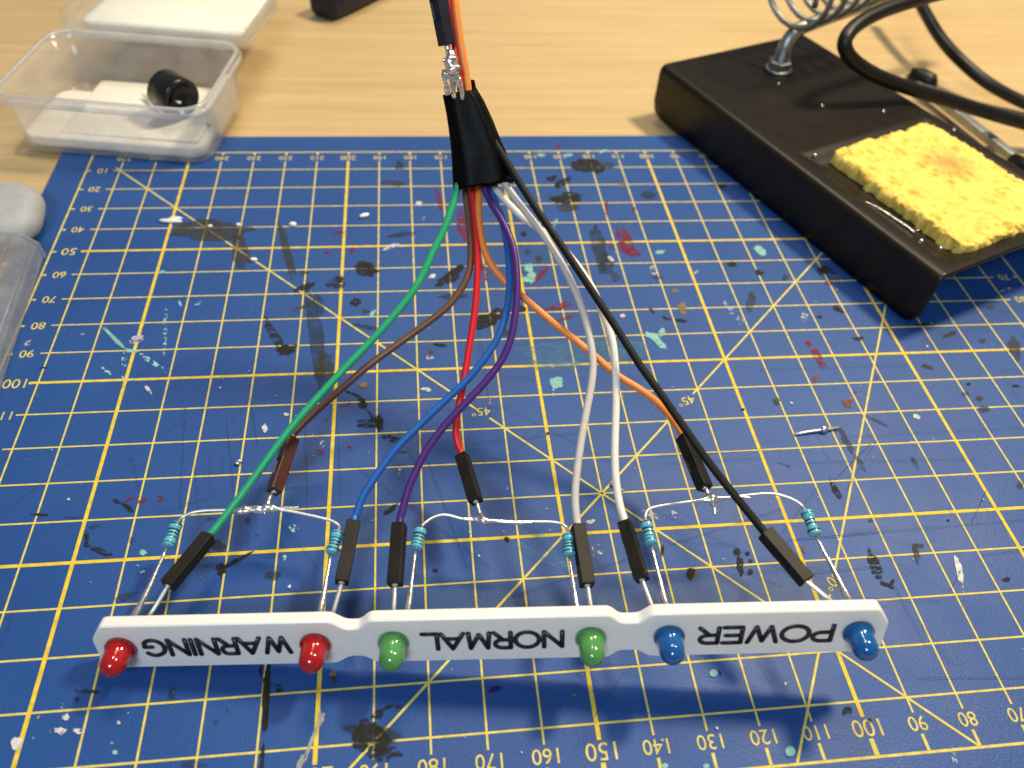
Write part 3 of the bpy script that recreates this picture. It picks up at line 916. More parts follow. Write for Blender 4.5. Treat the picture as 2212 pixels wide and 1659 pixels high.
# thin top leads and solder joints (pixels, height)
ARMS = {
    'a': ([(395, 1117), (425, 1105), (482, 1102), (520, 1103), (580, 1101)], 10.5), 'b': ([(733, 1138), (724, 1129), (703, 1121), (636, 1106), (590, 1099)], 11.5),
    'c': ([(912, 1136), (919, 1129), (938, 1117), (963, 1112), (1000, 1121), (1043, 1124)], 13.0), 'd': ([(1225, 1142), (1220, 1136), (1201, 1128), (1151, 1127), (1106, 1128), (1043, 1124)], 14.0),
    'e': ([(1394, 1118), (1396, 1108), (1404, 1099), (1430, 1092), (1494, 1083), (1538, 1078)], 16.5), 'f': ([(1736, 1097), (1722, 1084), (1692, 1071), (1657, 1066), (1594, 1072), (1538, 1078)], 18.0)}
for k, (pts, z) in ARMS.items():
    body, a, b_ = RB[k]
    zj = {'a': 11.5, 'b': 11.5, 'c': 13, 'd': 13, 'e': 17, 'f': 17}[k]
    P = [a + (a - b_).normalized() * -0.2]
    for j, (u, v) in enumerate(pts):
        t = (j + 1) / len(pts)
        P.append(at(u, v, z * (1 - t) + zj * t))
    bm = bmesh.new()
    tube(bm, smooth_path(catmull(P, 8), 2), 0.29, 8)
    obj('lead', bm, M_LEAD, body)


def blob(points, name='solder_joint', rough=0.5, seed=1.0):
    bm = bmesh.new()
    for pts in points:
        P = catmull([p for p, r in pts], 8)
        rs = [r * 1.25 for p, r in pts]
        rad = []
        for i_ in range(len(P)):
            t = i_ / (len(P) - 1) * (len(rs) - 1)
            k = min(int(t), len(rs) - 2)
            rad.append(rs[k] + (rs[k + 1] - rs[k]) * (t - k))
        tube(bm, P, rad, 12, rough=rough * 0.6, seed=seed)
    return obj(name, bm, M_SOLDER, panel)


blob([[(at(497, 1105, 11.5), .25), (at(512, 1104, 11.5), .6), (at(530, 1103, 11.6), .7), (at(545, 1101, 11.6), .55), (at(560, 1101, 11.6), .7), (at(577, 1099, 11.6), .75), (at(592, 1098, 11.6), .6), (at(606, 1101, 11.5), .2)],
      [(at(587, 1064, 11.5), .3), (at(580, 1084, 11.6), .35), (at(576, 1098, 11.6), .5), (at(571, 1111, 11.3), .2)]], seed=2)
blob([[(at(600, 1097, 11.6), .2), (at(620, 1096, 11.8), .22), (at(645, 1096, 12), .2)]], rough=0.05)
blob([[(at(1030, 1086, 13), .34), (at(1034, 1100, 13), .36), (at(1038, 1113, 13), .45), (at(1043, 1124, 13), .8), (at(1046, 1131, 12.6), .3)],
      [(at(1000, 1121, 13), .25), (at(1018, 1121, 13), .3), (at(1035, 1123, 13), .5), (at(1044, 1125, 13), .7), (at(1058, 1126, 13), .45), (at(1075, 1126, 13), .34), (at(1110, 1128, 13.2), .36), (at(1150, 1128, 13.5), .32), (at(1153, 1128, 13.5), .2)]], rough=0.3, seed=3)
blob([[(at(1524, 1056, 17), .35), (at(1530, 1068, 17), .4), (at(1536, 1077, 17), .85), (at(1540, 1088, 16.6), .5), (at(1543, 1098, 16.2), .3), (at(1544, 1107, 16), .42), (at(1545, 1112, 16), .15)],
      [(at(1490, 1084, 16.8), .25), (at(1510, 1081, 17), .3), (at(1524, 1079, 17), .5), (at(1538, 1078, 17), .9), (at(1554, 1077, 17), .5), (at(1572, 1075, 17.2), .3), (at(1600, 1074, 17.3), .25), (at(1622, 1076, 17.4), .2)]], rough=0.3, seed=5)


# ------------------------------------------------------------------ jumper wires
def housing(bm, p0, p1, roll, wd=2.54):
    """square black plug from the wire end p0 to the pin end p1, with its latch window"""
    a = (p1 - p0)
    L_ = a.length
    a.normalize()
    s = a.cross(Vector((0, 0, 1))).normalized()
    u = s.cross(a).normalized()
    c, sn = math.cos(math.radians(roll)), math.sin(math.radians(roll))
    s, u = s * c + u * sn, u * c - s * sn
    bmesh.ops.create_cube(bm, size=1.0)
    for v in bm.verts:
        v.co = Vector(((v.co.x + 0.5) * L_, v.co.y * wd, v.co.z * wd))
    for d in (0.40, 0.68):
        bmesh.ops.bisect_plane(bm, geom=bm.verts[:] + bm.edges[:] + bm.faces[:], plane_co=(L_ * d, 0, 0), plane_no=(1, 0, 0))
    bm.faces.ensure_lookup_table()
    win = [f for f in bm.faces if 0.40 < f.calc_center_median().x / L_ < 0.68 and f.normal.y > 0.5]
    bmesh.ops.inset_individual(bm, faces=win, thickness=0.55, depth=-0.5)
    for v in bm.verts:
        q = v.co.copy()
        v.co = p0 + a * q.x + s * q.y + u * q.z


def depth_path(pts, d0, d1, v0, v1=415.0):
    out = []
    for u, v in pts:
        t = min(1, max(0, (v0 - v) / (v0 - v1)))
        out.append(atd(u, v, d0 + (d1 - d0) * t))
    return out


def dep(p):
    return -(Matrix(R) @ (p - CAM)).z


WPATH = {
    'green': [(500, 1098), (553, 1027), (628, 924.5), (733, 808), (815.5, 722), (895.5, 626), (933, 548), (963, 487), (983, 425), (990, 395), (996, 300)],
    'brown': [(640, 930), (668, 902), (703, 870), (750, 829), (803, 784), (903, 712), (967, 662), (1006, 608), (1017, 560), (1015, 500), (1007, 430), (1004, 395), (1001, 300)],
    'red': [(985, 942), (988, 892), (1000, 834), (1015, 742), (1025, 677), (1031, 602), (1030, 515), (1022, 430), (1019, 395), (1006, 300)],
    'orange': [(1443, 894), (1406, 857), (1363, 829), (1331, 809), (1271, 757), (1206, 706), (1156, 664), (1118, 632), (1086, 603), (1058, 567), (1042, 525), (1034, 465), (1034, 425), (1032, 395), (1012, 300)],
    'blue': [(770, 1112), (783, 1074), (808, 1034), (853, 972), (903, 921), (953, 873), (1003, 827), (1040, 784), (1074, 732), (1094, 675), (1101, 612), (1097, 540), (1086, 477), (1066, 428), (1052, 395), (1020, 300)],
    'purple': [(870, 1102), (880, 1062), (898, 1019), (923, 969), (965, 914), (1015, 861), (1045, 829), (1083, 780), (1105, 727), (1114, 668), (1117, 612), (1110, 540), (1088, 483), (1062, 440), (1044, 400), (1016, 300)],
    'greyish_white': [(1242, 1080), (1245, 1029), (1253, 967), (1266, 892), (1278, 829), (1281, 777), (1271, 715), (1252, 652), (1224, 589), (1194, 537), (1163, 492), (1128, 448), (1100, 410), (1086, 385), (1040, 300)],
    'white': [(1339, 1092), (1331, 1042), (1328, 979), (1330, 904), (1331, 829), (1326, 752), (1316, 712), (1303, 678), (1286, 635), (1262, 594), (1233, 556), (1196, 517), (1156, 489), (1120, 462), (1085, 425), (1064, 395), (1030, 300)],
    'black': [(1621, 1112), (1574, 1054), (1526, 992), (1477, 922), (1417, 836), (1381, 787), (1331, 708), (1281, 632), (1231, 557), (1186, 492), (1156, 448), (1120, 392), (1095, 350), (1040, 260), (1022, 200)],
}
ZBACK = {'brown': ((630, 948), (592, 1063), 12.5, 11.8), 'red': ((998, 984), (1028, 1084), 13.5, 13.2), 'orange': ((1476, 944), (1523, 1055), 17.0, 17.2)}
ROLL = {'green': -6, 'blue': 6, 'purple': -14, 'greyish_white': 4, 'white': -30, 'black': 0, 'brown': 42, 'red': -30, 'orange': 28}
DTOP = {'green': 174, 'brown': 179, 'red': 178.5, 'orange': 178, 'blue': 178, 'purple': 175.5, 'greyish_white': 174.5, 'white': 177.5, 'black': 172}
WLAB = {
    'green': 'green jumper wire plugged onto the left red LED', 'brown': 'brown jumper wire with a maroon plug soldered behind the WARNING section',
    'red': 'red jumper wire running down from the tape to a black plug behind NORMAL', 'orange': 'orange jumper wire curving under the white and black wires to the right solder joint',
    'blue': 'blue jumper wire plugged onto the red LED at the W of WARNING', 'purple': 'purple jumper wire plugged onto the green LED beside the L of NORMAL',
    'greyish_white': 'greyish white jumper wire plugged onto the green LED at the N of NORMAL', 'white': 'bright white jumper wire plugged onto the blue LED at the R of POWER',
    'black': 'black jumper wire running straight to the rightmost blue LED'}
for k in WPATH:
    if k in NEAR:
        (u0, v0), (u1, v1), z0, z1 = NEAR[k]
    else:
        (u0, v0), (u1, v1), z0, z1 = ZBACK[k]
    p0, p1 = at(u0, v0, z0), at(u1, v1, z1)
    root = empty('jumper_wire', p1, WLAB[k], 'jumper wire', 'jumper wires of the LED panel')
    bm = bmesh.new()
    housing(bm, p0, p1, ROLL[k])
    hs = obj('plug_housing', bm, M_BROWNP if k == 'brown' else M_BLACKP, root, smooth=False, bevel=0.16)
    if k == 'brown':
        hs['label'] = 'maroon plug housing'
    a = (p1 - p0).normalized()
    pts = depth_path(WPATH[k], dep(p0) + 0.5, DTOP[k], v0)
    path = smooth_path(catmull([p0 + a * 1.2, p0 - a * 1.0] + pts, 8), 6)
    bm = bmesh.new()
    tube(bm, path, 0.78, 14)
    obj('insulation', bm, WIRE[k], root)
    bm = bmesh.new()
    tube(bm, [p1 - a * 3, p1 + a * 0.05], 0.6, 10)
    obj('contact', bm, M_LEAD, root)
    if k == 'brown':
        bm = bmesh.new()
        q = p0 + (p1 - p0) * 0.54
        tube(bm, [q - a * 2, q + a * 2], 0.55, 8)
        obj('contact', bm, M_LEAD, root)


# ------------------------------------------------------------------ tape sleeve round the bundle
sl_rows = [  # left px, right px at a row, depth, thickness (mm)
    ((979, 413), (1112, 387), 175.5, 3.4), ((978, 392), (1104, 362), 175.0, 3.4), ((976, 350), (1092, 325), 174.2, 3.4), ((974, 320), (1079, 298), 173.6, 3.3), ((969, 280), (1062, 262), 172.8, 3.2),
    ((964, 248), (1048, 232), 172.0, 3.0), ((959, 222), (1034, 206), 171.4, 2.7), ((956, 207), (1022, 196), 171.0, 2.5)]
tape = empty('tape_sleeve', atd(1045, 400, 175.5), 'black tape sleeve wrapped round the bundle of coloured wires', 'tape')
SAX = ((atd(956, 207, 171) + atd(1022, 196, 171)) - (atd(979, 413, 175.5) + atd(1112, 387, 175.5))).normalized()
bm = bmesh.new()
rings = []
for j, ((u0, v0), (u1, v1), d, th) in enumerate(sl_rows):
    a, b_ = atd(u0, v0, d), atd(u1, v1, d)
    c = (a + b_) / 2
    ex = (b_ - a) / 2
    ez = SAX.cross(ex).normalized()
    if ez.dot(CAM - c) < 0: ez = -ez
    ring = []
    for q in range(48):
        t = 2 * math.pi * q / 48
        ct, st = math.cos(t), math.sin(t)
        sg = lambda x, e: math.copysign(abs(x) ** e, x)
        p = c + ex * sg(ct, 0.8) + ez * (th * sg(st, 0.8))
        # creases of the wrapped tape
        f = 0.22 * math.sin(7 * t + j * 0.25) + 0.45 * noise.noise(Vector((ct * 2.2, st * 2.2, j * 0.35)))
        p += (ez * st + ex.normalized() * ct * 0.15) * f
        if j == 0:
            p -= ez.cross(ex.normalized()) * (0.5 * noise.noise(Vector((ct * 3, st * 3, 5))))
        ring.append(p)
    rings.append(ring)
dense = []
for j in range(len(rings) - 1):
    for k in range(4):
        t = k / 4
        dense.append([rings[j][q] * (1 - t) + rings[j + 1][q] * t for q in range(48)])
dense.append(rings[-1])
loft(bm, dense, False, False)
inner = dense[-1]
so = obj('sleeve', bm, M_TAPE, tape)
md = so.modifiers.new('thick', 'SOLIDIFY'); md.thickness = 0.3 * MM; md.offset = -1
bm = bmesh.new()                                                     # loose lap of tape standing up at the back
a, b_ = atd(1012, 205, 173), atd(1040, 232, 173.5)
rings = []
for k, (u0, u1, v0) in enumerate(((1030, 1108, 372), (1025, 1088, 318), (1018, 1066, 262), (1014, 1046, 218), (1013, 1028, 188), (1013, 1025, 172))):
    p, q = atd(u0, v0, 176 - k * 0.5), atd(u1, v0, 176 - k * 0.5)
    ez = (CAM - p).normalized()
    rings.append([p + ez * 0.4, (p + q) / 2 + ez * 1.0, q + ez * 0.4, q - ez * 0.4, (p + q) / 2 - ez * 0.4, p - ez * 0.4])
loft(bm, rings)
obj('tape_lap', bm, M_TAPE, tape, smooth=False, bevel=0.2)
bm = bmesh.new()                                                     # puckered tape end at the bottom corner of the mouth
tube(bm, catmull([atd(1060, 395, 176), atd(1082, 387, 174), atd(1110, 384, 173.5)], 6), 0.9, 10, rough=0.4)
obj('tape_edge', bm, M_TAPE, tape)

# wires that leave the sleeve upward
up = empty('jumper_wire', atd(968, 100, 166), 'dark plug soldered to the ground joint above the tape, at the top edge', 'jumper wire', 'wires leaving the tape upward')
bm = bmesh.new()
housing(bm, atd(932, -70, 161.5), atd(965.5, 97, 166), 20, 2.6)
obj('plug_housing', bm, M_NAVY, up, smooth=False, bevel=0.16)
bm = bmesh.new()
tube(bm, catmull([atd(964, 85, 166), atd(968, 110, 166.5), atd(972, 130, 167)], 6), 0.62, 10)
obj('pin', bm, M_LEAD, up)
bm = bmesh.new()


def bl(pts, seed):
    P = catmull([p for p, r in pts], 8)
    rs = [r for p, r in pts]
    rad = []
    for i_ in range(len(P)):
        t = i_ / (len(P) - 1) * (len(rs) - 1)
        k = min(int(t), len(rs) - 2)
        rad.append(rs[k] + (rs[k + 1] - rs[k]) * (t - k))
    tube(bm, P, rad, 14, rough=0.55, seed=seed)


bl([(atd(968, 108, 166.4), .5), (atd(974, 120, 166.2), 1.1), (atd(976, 132, 166), 1.5), (atd(974, 143, 166), 1.0), (atd(980, 152, 166), 1.45), (atd(984, 163, 166.4), .8), (atd(986, 172, 167), .9), (atd(996, 192, 168), .5), (atd(1000, 215, 169), .4)], 1.0)
bl([(atd(956, 130, 165.6), .3), (atd(965, 131, 165.8), .55), (atd(976, 134, 166), .6)], 3.0)
bl([(atd(957, 152, 166.5), .4), (atd(960, 160, 166.5), .75), (atd(962, 176, 167), .45), (atd(967, 205, 168.5), .5)], 5.0)
bl([(atd(966, 140, 166), .6), (atd(972, 158, 166.4), .6), (atd(978, 185, 167.5), .5), (atd(982, 212, 169), .5)], 8.0)
obj('solder_joint', bm, M_SOLDER, up)
for k, pts, lab in (('red', [(966, -40, 166), (970, 0, 167), (978, 60, 168), (986, 115, 169), (994, 170, 170), (1000, 260, 172)], 'red wire rising behind the dark plug to the top edge'),
                    ('orange', [(980, -40, 166.5), (985, 20, 167), (993, 80, 168.2), (1001, 130, 169.2), (1010, 185, 170.5), (1014, 260, 172)], 'orange wire rising from the tape to the top edge')):
    P = [atd(u, v, d) for u, v, d in pts]
    bm = bmesh.new()
    tube(bm, smooth_path(catmull(P, 8), 3), 0.82, 14)
    o = obj('jumper_wire', bm, WIRE[k], None, base=P[-1])
    tag(o, lab, 'jumper wire', 'wires leaving the tape upward')

# ------------------------------------------------------------------ soldering stand
E1, E2 = Vector((0.3856, -0.9227, 0)).normalized(), Vector((0.9227, 0.3856, 0)).normalized()
SA = Vector((58.4, 25.9, 0))
SL, SW, SH = 126.0, 68.0, 18.0


def sp(x, y, z):
    return SA + E1 * x + E2 * y + Vector((0, 0, z))


stand = empty('soldering_stand', sp(SL / 2, SW / 2, 0), 'black steel soldering iron stand base with sponge tray and spring holder', 'soldering stand')
bm = bmesh.new()
# top plate as a height field with a pressed tray, folded down at the two long sides
nx, ny = 126, 68
RX0, RX1, RY0, RY1 = 64.0, 123.5, 5.0, 63.0


def top_h(x, y):
    d = min(x - RX0, RX1 - x, y - RY0, RY1 - y)
    t = min(1, max(0, (d + 0.2) / 7.0))
    h = -2.4 * (t * t * (3 - 2 * t))
    return h


rb = 2.6
ys = [-1.0, -1.0]
prof = []
for k in range(7):                                   # left fold: rounded edge
    a = math.pi / 2 * k / 6
    prof.append((rb - rb * math.cos(a), SH - rb + rb * math.sin(a)))
prof = [(0.0, 0.15)] + [(0.0, 4.0), (0, 10.0)] + prof
mid = [(rb + (SW - 2 * rb) * k / ny, SH) for k in range(1, ny)]
right = [(SW - y, z) for y, z in prof[::-1]]
sect = prof + mid + right
grid_v = []
xs_ = [SL * k / nx for k in range(nx + 1)]
for x in xs_:
    row = []
    for (y, z) in sect:
        zz = z
        if z == SH:
            zz = z + top_h(x, y)
        e = min(x, SL - x)
        if z < 8 and e < 5:                          # rounded foot corners of the side flanges
            lift = 5 - math.sqrt(max(0, 25 - (5 - e) ** 2))
            zz = max(zz, 0.15 + lift)
        row.append(bm.verts.new(sp(x, y, zz)))
    grid_v.append(row)
for a, b_ in zip(grid_v, grid_v[1:]):
    for k in range(len(sect) - 1):
        bm.faces.new((a[k], a[k + 1], b_[k + 1], b_[k]))
so = obj('steel_base', bm, M_STAND, stand)
md = so.modifiers.new('thick', 'SOLIDIFY'); md.thickness = 0.9 * MM; md.offset = -1
# far end is folded down too
bm = bmesh.new()
loft(bm, [[sp(0.0, y, z) for y, z in ((rb, SH - 0.4), (SW - rb, SH - 0.4), (SW - rb, 3), (rb, 3))], [sp(0.9, y, z) for y, z in ((rb, SH - 0.4), (SW - rb, SH - 0.4), (SW - rb, 3), (rb, 3))]])
obj('end_flange', bm, M_STAND, stand, smooth=False)

# bolt, nut and rod of the holder
NB_ = sp(19.0, 37.2, SH)
bm = bmesh.new()
lathe(bm, NB_, Vector((0, 0, 1)), [(0.02, 0), (0.02, 4.6), (0.9, 4.6), (1.0, 4.2), (1.0, 0)], 28)
obj('washer', bm, M_ZINC, stand)
bm = bmesh.new()
rings = []
for z, r in ((1.0, 3.9), (1.3, 4.2), (3.4, 4.2), (3.7, 3.8)):
    rings.append([NB_ + Vector((r * math.cos(math.pi / 3 * k + .3), r * math.sin(math.pi / 3 * k + .3), z)) for k in range(6)])
loft(bm, rings)
obj('nut', bm, M_ZINC, stand, smooth=False, bevel=0.2)
RODP = [NB_ + Vector((0, 0, 0.5)), NB_ + Vector((0.1, 0.2, 5.0)), NB_ + Vector((0.5, 0.9, 9.0)), NB_ + Vector((3.2, 2.8, 12.2)), NB_ + Vector((8, 5.2, 13.6)), NB_ + Vector((30, 15, 16.2)), NB_ + Vector((64, 31, 20.0)), NB_ + Vector((100, 48, 24.0))]
bm = bmesh.new()
tube(bm, smooth_path(catmull(RODP, 10), 4), 2.35, 18)
obj('rod', bm, M_ZINC, stand)
bm = bmesh.new()
for k in range(9):
    lathe(bm, NB_ + Vector((0, 0, 3.6 + k * 0.45)), Vector((0, 0, 1)), [(0, 2.35), (0.2, 2.52), (0.4, 2.35)], 20)
obj('thread', bm, M_ZINC, stand)
bm = bmesh.new()
cax = (RODP[-1] - RODP[4]).normalized()
c0 = RODP[3] + Vector((0.5, 1.0, 15.6)) - cax * 10
s_, u_ = frame_of(cax)
hel = []
for k in range(24 * 10):
    a = 2 * math.pi * k / 24
    rr_ = 12.6
    hel.append(c0 + cax * (7.0 * k / 24) + (s_ * math.cos(a) + u_ * math.sin(a)) * rr_)
tube(bm, hel, 1.0, 8)
obj('spring', bm, M_ZINC, stand)

# sponge
bm = bmesh.new()
gx, gy = 170, 140
X0, X1, Y0, Y1 = 67.5, 121.5, 15.5, 60.0
TZ0 = SH - 2.55
pores = [(rnd.uniform(X0, X1), rnd.uniform(Y0, Y1), min(2.0, 0.35 + rnd.expovariate(2.6))) for _ in range(330)]
cell = {}
for p in pores:
    for ix in range(int(p[0] - p[2]) // 3 - 1, int(p[0] + p[2]) // 3 + 2):
        for iy in range(int(p[1] - p[2]) // 3 - 1, int(p[1] + p[2]) // 3 + 2):
            cell.setdefault((ix, iy), []).append(p)
rows = []
for i_ in range(gx + 1):
    row = []
    for j_ in range(gy + 1):
        fx, fy = i_ / gx, j_ / gy
        # squeeze samples toward the rim so that the side wall is resolved
        x = X0 + (X1 - X0) * fx
        y = Y0 + (Y1 - Y0) * fy
        e = min(fx * (X1 - X0), (1 - fx) * (X1 - X0), fy * (Y1 - Y0), (1 - fy) * (Y1 - Y0))
        cx, cy = min(fx, 1 - fx) * (X1 - X0), min(fy, 1 - fy) * (Y1 - Y0)
        if cx < 3.5 and cy < 3.5:
            e = min(e, 3.5 - math.hypot(3.5 - cx, 3.5 - cy))
        e = max(0, e)
        q = Vector((x, y, 0))
        t = min(1, e / 1.1)
        h = 3.9 * math.sqrt(max(0.0, 1 - (1 - t) ** 2)) if e > 0 else 0
        if t > 0.5:
            h += 0.55 * noise.noise(q * 0.16) + 0.28 * noise.noise(q * 0.5) + 0.14 * noise.noise(q * 1.4)
            for px, py, pr in cell.get((int(x) // 3, int(y) // 3), ()):
                dd = math.hypot(x - px, (y - py) * 1.25)
                if dd < pr:
                    h -= 0.62 * pr * (1 - (dd / pr) ** 2)
        qh = Vector((x, y, h * 1.6))
        off = Vector((noise.noise(qh * 0.55 + Vector((3, 0, 0))), noise.noise(qh * 0.55 + Vector((0, 7, 0))), 0)) * 0.9 + Vector((noise.noise(qh * 1.5 + Vector((3, 0, 0))), noise.noise(qh * 1.5 + Vector((0, 7, 0))), 0)) * 0.5
        k = 1 - min(1, e / 6)
        row.append(bm.verts.new(sp(x + off.x * k * 1.3, y + off.y * k * 1.3 - (x - X0) * 0.02, TZ0 + max(0.0, h))))
    rows.append(row)
for a, b_ in zip(rows, rows[1:]):
    for k in range(gy):
        bm.faces.new((a[k], a[k + 1], b_[k + 1], b_[k]))
SB = sp((X0 + X1) / 2, (Y0 + Y1) / 2, TZ0)
spo = obj('sponge', bm, M_SPONGE, None, base=SB)
tag(spo, 'yellow cleaning sponge with a brown scorch, lying in the tray of the soldering stand', 'sponge')
sc_pt = at(2052, 348, 20.0)
SCORCH.default_value = tuple((sc_pt - SB) * MM)

# flux puddle and drops in the tray
bm = bmesh.new()
for (x, y, a, b_) in ((95, 13.2, 24, 2.4),):
    vs = []
    for k in range(40):
        t = 2 * math.pi * k / 40
        f = 1 + 0.18 * noise.noise(Vector((math.cos(t) * 2, math.sin(t) * 2, 4)))
        vs.append(bm.verts.new(sp(x + a * f * math.cos(t), y + b_ * f * math.sin(t), SH - 2.42)))
    bm.faces.new(vs)
o = obj('flux_puddle', bm, M_WATER, None, smooth=False, base=sp(95, 13.2, SH - 2.5))
tag(o, 'amber wet streak in the tray along the edge of the sponge', 'puddle')
for (u, v, r) in ((1991, 519, .55), (2006, 545, .6), (2033, 535, .5), (1760, 748 - 414, .5), (1682, 180, .55), (1777, 228, .7), (1909, 240, .5), (2061, 280, .5), (2034, 594, .5)):
    p = at(u, v, SH - (2.3 if v > 400 else 0.05))
    bm = bmesh.new()
    lathe(bm, p, Vector((0, 0, 1)), [(0, r), (r * .35, r * .85), (r * .6, r * .45), (r * .68, 0)], 14)
    obj('solder_drop', bm, M_SOLDER, stand)
bm = bmesh.new()
tube(bm, catmull([sp(90, 9.5, SH - 2.0), sp(94, 10.8, SH - 2.1), sp(101, 11.6, SH - 2.1), sp(107, 11.8, SH - 2.1)], 8), 0.35, 8, rough=0.4)
tube(bm, catmull([at(1981, 498, SH - 2.2), at(1996, 494, SH - 2.1), at(2003, 499, SH - 2.2)], 6), 0.25, 8)
obj('solder_splash', bm, M_SOLDER, stand)

# ------------------------------------------------------------------ iron cord
def cord(pts, r, label):
    P = [at(u, v, z) for u, v, z in pts]
    bm = bmesh.new()
    tube(bm, smooth_path(catmull(P, 10), 6), r, 18)
    o = obj('power_cord', bm, M_RUBBER, None, base=P[-1])
    return tag(o, label, 'cord', 'black cords behind the stand')


cord([(2160, -46, 44), (2060, -22, 44), (1985, -2, 44), (1905, 24, 43), (1848, 56, 41), (1824, 92, 38), (1840, 128, 33), (1890, 162, 28), (1960, 189, 23), (2050, 217, 17), (2130, 242, 12), (2212, 266, 8), (2300, 290, 5)], 2.35, 'thick black cord looping over the corner of the soldering stand')
cord([(1960, -50, 20), (1978, -12, 18), (1998, 26, 16), (2030, 80, 13), (2074, 130, 10), (2134, 180, 6), (2212, 222, 2), (2300, 255, 1)], 2.3, 'black cord curving across the bare desk behind the loop')

# tweezer-like tool behind the stand
ta, tb_ = at(2016, 205, 2.0), at(2189, 340, 2.0)
tool = empty('tweezers', (ta + tb_) / 2, 'steel tweezers with black ends lying on the desk behind the stand', 'tweezers')
d = (tb_ - ta).normalized()
s_ = d.cross(Vector((0, 0, 1))).normalized()
bm = bmesh.new()
rings = []
for t, wd in ((-0.35, 1.6), (0.0, 1.9), (0.5, 2.0), (0.97, 1.6), (1.02, 1.0)):
    c = ta + (tb_ - ta) * t
    rings.append([c - s_ * wd + Vector((0, 0, -1.5)), c + s_ * wd + Vector((0, 0, -1.5)), c + s_ * wd + Vector((0, 0, 1.5)), c - s_ * wd + Vector((0, 0, 1.5))])
loft(bm, rings)
obj('steel_arm', bm, M_ZINC, tool, smooth=False, bevel=0.4)
bm = bmesh.new()
kp = at(1990, 165, 3)
tube(bm, [at(1965, 160, 3.5), at(1985, 166, 3.5), at(2010, 178, 3.5), at(2018, 184, 3.5)], [2.5, 3.6, 3.4, 1.6], 18)
obj('black_end', bm, M_RUBBER, tool)
bm = bmesh.new()
tube(bm, [at(2186, 342, 2), at(2212, 362, 2), at(2260, 400, 2), at(2330, 450, 2)], [2.0, 3.4, 4, 4], 16)
obj('black_grip', bm, M_RUBBER, tool)

# ------------------------------------------------------------------ lidded box on the far left
BC = Vector((-119.5, 17.5, 0.1))
ba = math.radians(-9)
Bx, By = Vector((math.cos(ba), math.sin(ba), 0)), Vector((-math.sin(ba), math.cos(ba), 0))


def bq(x, y, z):
    return BC + Bx * x + By * y + Vector((0, 0, z))


BOXH = 20.0
boxr = empty('storage_box', BC, 'small frosted clear plastic box with its hinged lid open, holding a buzzer', 'storage box')


def tray(bm, prof, fr):
    loft(bm, [[fr(x, y, z) for x, y in rr_ring(w_, d_, r, 7)] for w_, d_, r, z in prof])


bm = bmesh.new()
tray(bm, [(58, 39.5, 6, 0.0), (60, 41.5, 7, 0.5), (60.6, 42, 7, 2), (62.4, 43.6, 7.4, 16.5), (65.2, 46.6, 8.0, 17.0), (65.4, 46.8, 8.0, 18.6), (64.0, 45.4, 7.6, 19.0), (63.8, 45.2, 7.5, BOXH), (62.4, 43.8, 7.0, BOXH),
          (61.2, 42.4, 7.0, 16.6), (59.0, 40.2, 6.4, 2.2), (58.0, 39.2, 6, 1.2)], bq)
obj('box_body', bm, M_CLEAR, boxr, smooth=True)
bm = bmesh.new()
tray(bm, [(65.6, 47.0, 8.1, 16.9), (66.0, 47.4, 8.2, 17.2), (66.0, 47.4, 8.2, 18.6), (65.4, 46.8, 8.0, 18.8)], bq)
tray(bm, [(64.2, 45.6, 7.6, BOXH - 0.5), (64.0, 45.4, 7.5, BOXH + 0.1), (62.2, 43.6, 6.9, BOXH + 0.1), (62.0, 43.4, 6.9, BOXH - 0.5)], bq)
for f in [f for f in bm.faces if len(f.verts) > 4]:
    bm.faces.remove(f)
obj('rim', bm, M_RIM, boxr)
hz = BOXH - 1
tlid = math.radians(-3)


def lq(x, y, z):                                     # lid frame, hinged on the far rim
    yy = y * math.cos(tlid) - z * math.sin(tlid)
    zz = y * math.sin(tlid) + z * math.cos(tlid)
    return bq(x, 24.5 + yy, hz + 0.3 + zz)


bm = bmesh.new()
LW, LD = 65.5, 47.5
tray(bm, [(LW - 3, LD - 3, 7, -3.6), (LW - 0.6, LD - 0.6, 8, -3.2), (LW, LD, 8.5, -2.4), (LW, LD, 8.5, 2.2), (LW - 0.6, LD - 0.6, 8.3, 2.7), (LW - 2.2, LD - 2.2, 7.6, 2.7), (LW - 2.6, LD - 2.6, 7.4, 2.0), (LW - 3.0, LD - 3.0, 7.2, -2.4), (LW - 6, LD - 6, 6, -2.6)],
     lambda x, y, z: lq(x, y + LD / 2, z))
obj('lid', bm, M_CLEAR, boxr)
bm = bmesh.new()
box(bm, bq(-17, 22.4, hz - 1.2), Bx * 34, By * 3.4, Vector((0, 0, 0.8)))
obj('hinge', bm, M_CLEAR, boxr, smooth=False)
bm = bmesh.new()
box(bm, bq(-13, -23.6, 17.4), Bx * 9.5, By * 2.4, Vector((0, 0, 2.6)))
obj('latch', bm, M_CLEAR, boxr, smooth=False, bevel=0.3)

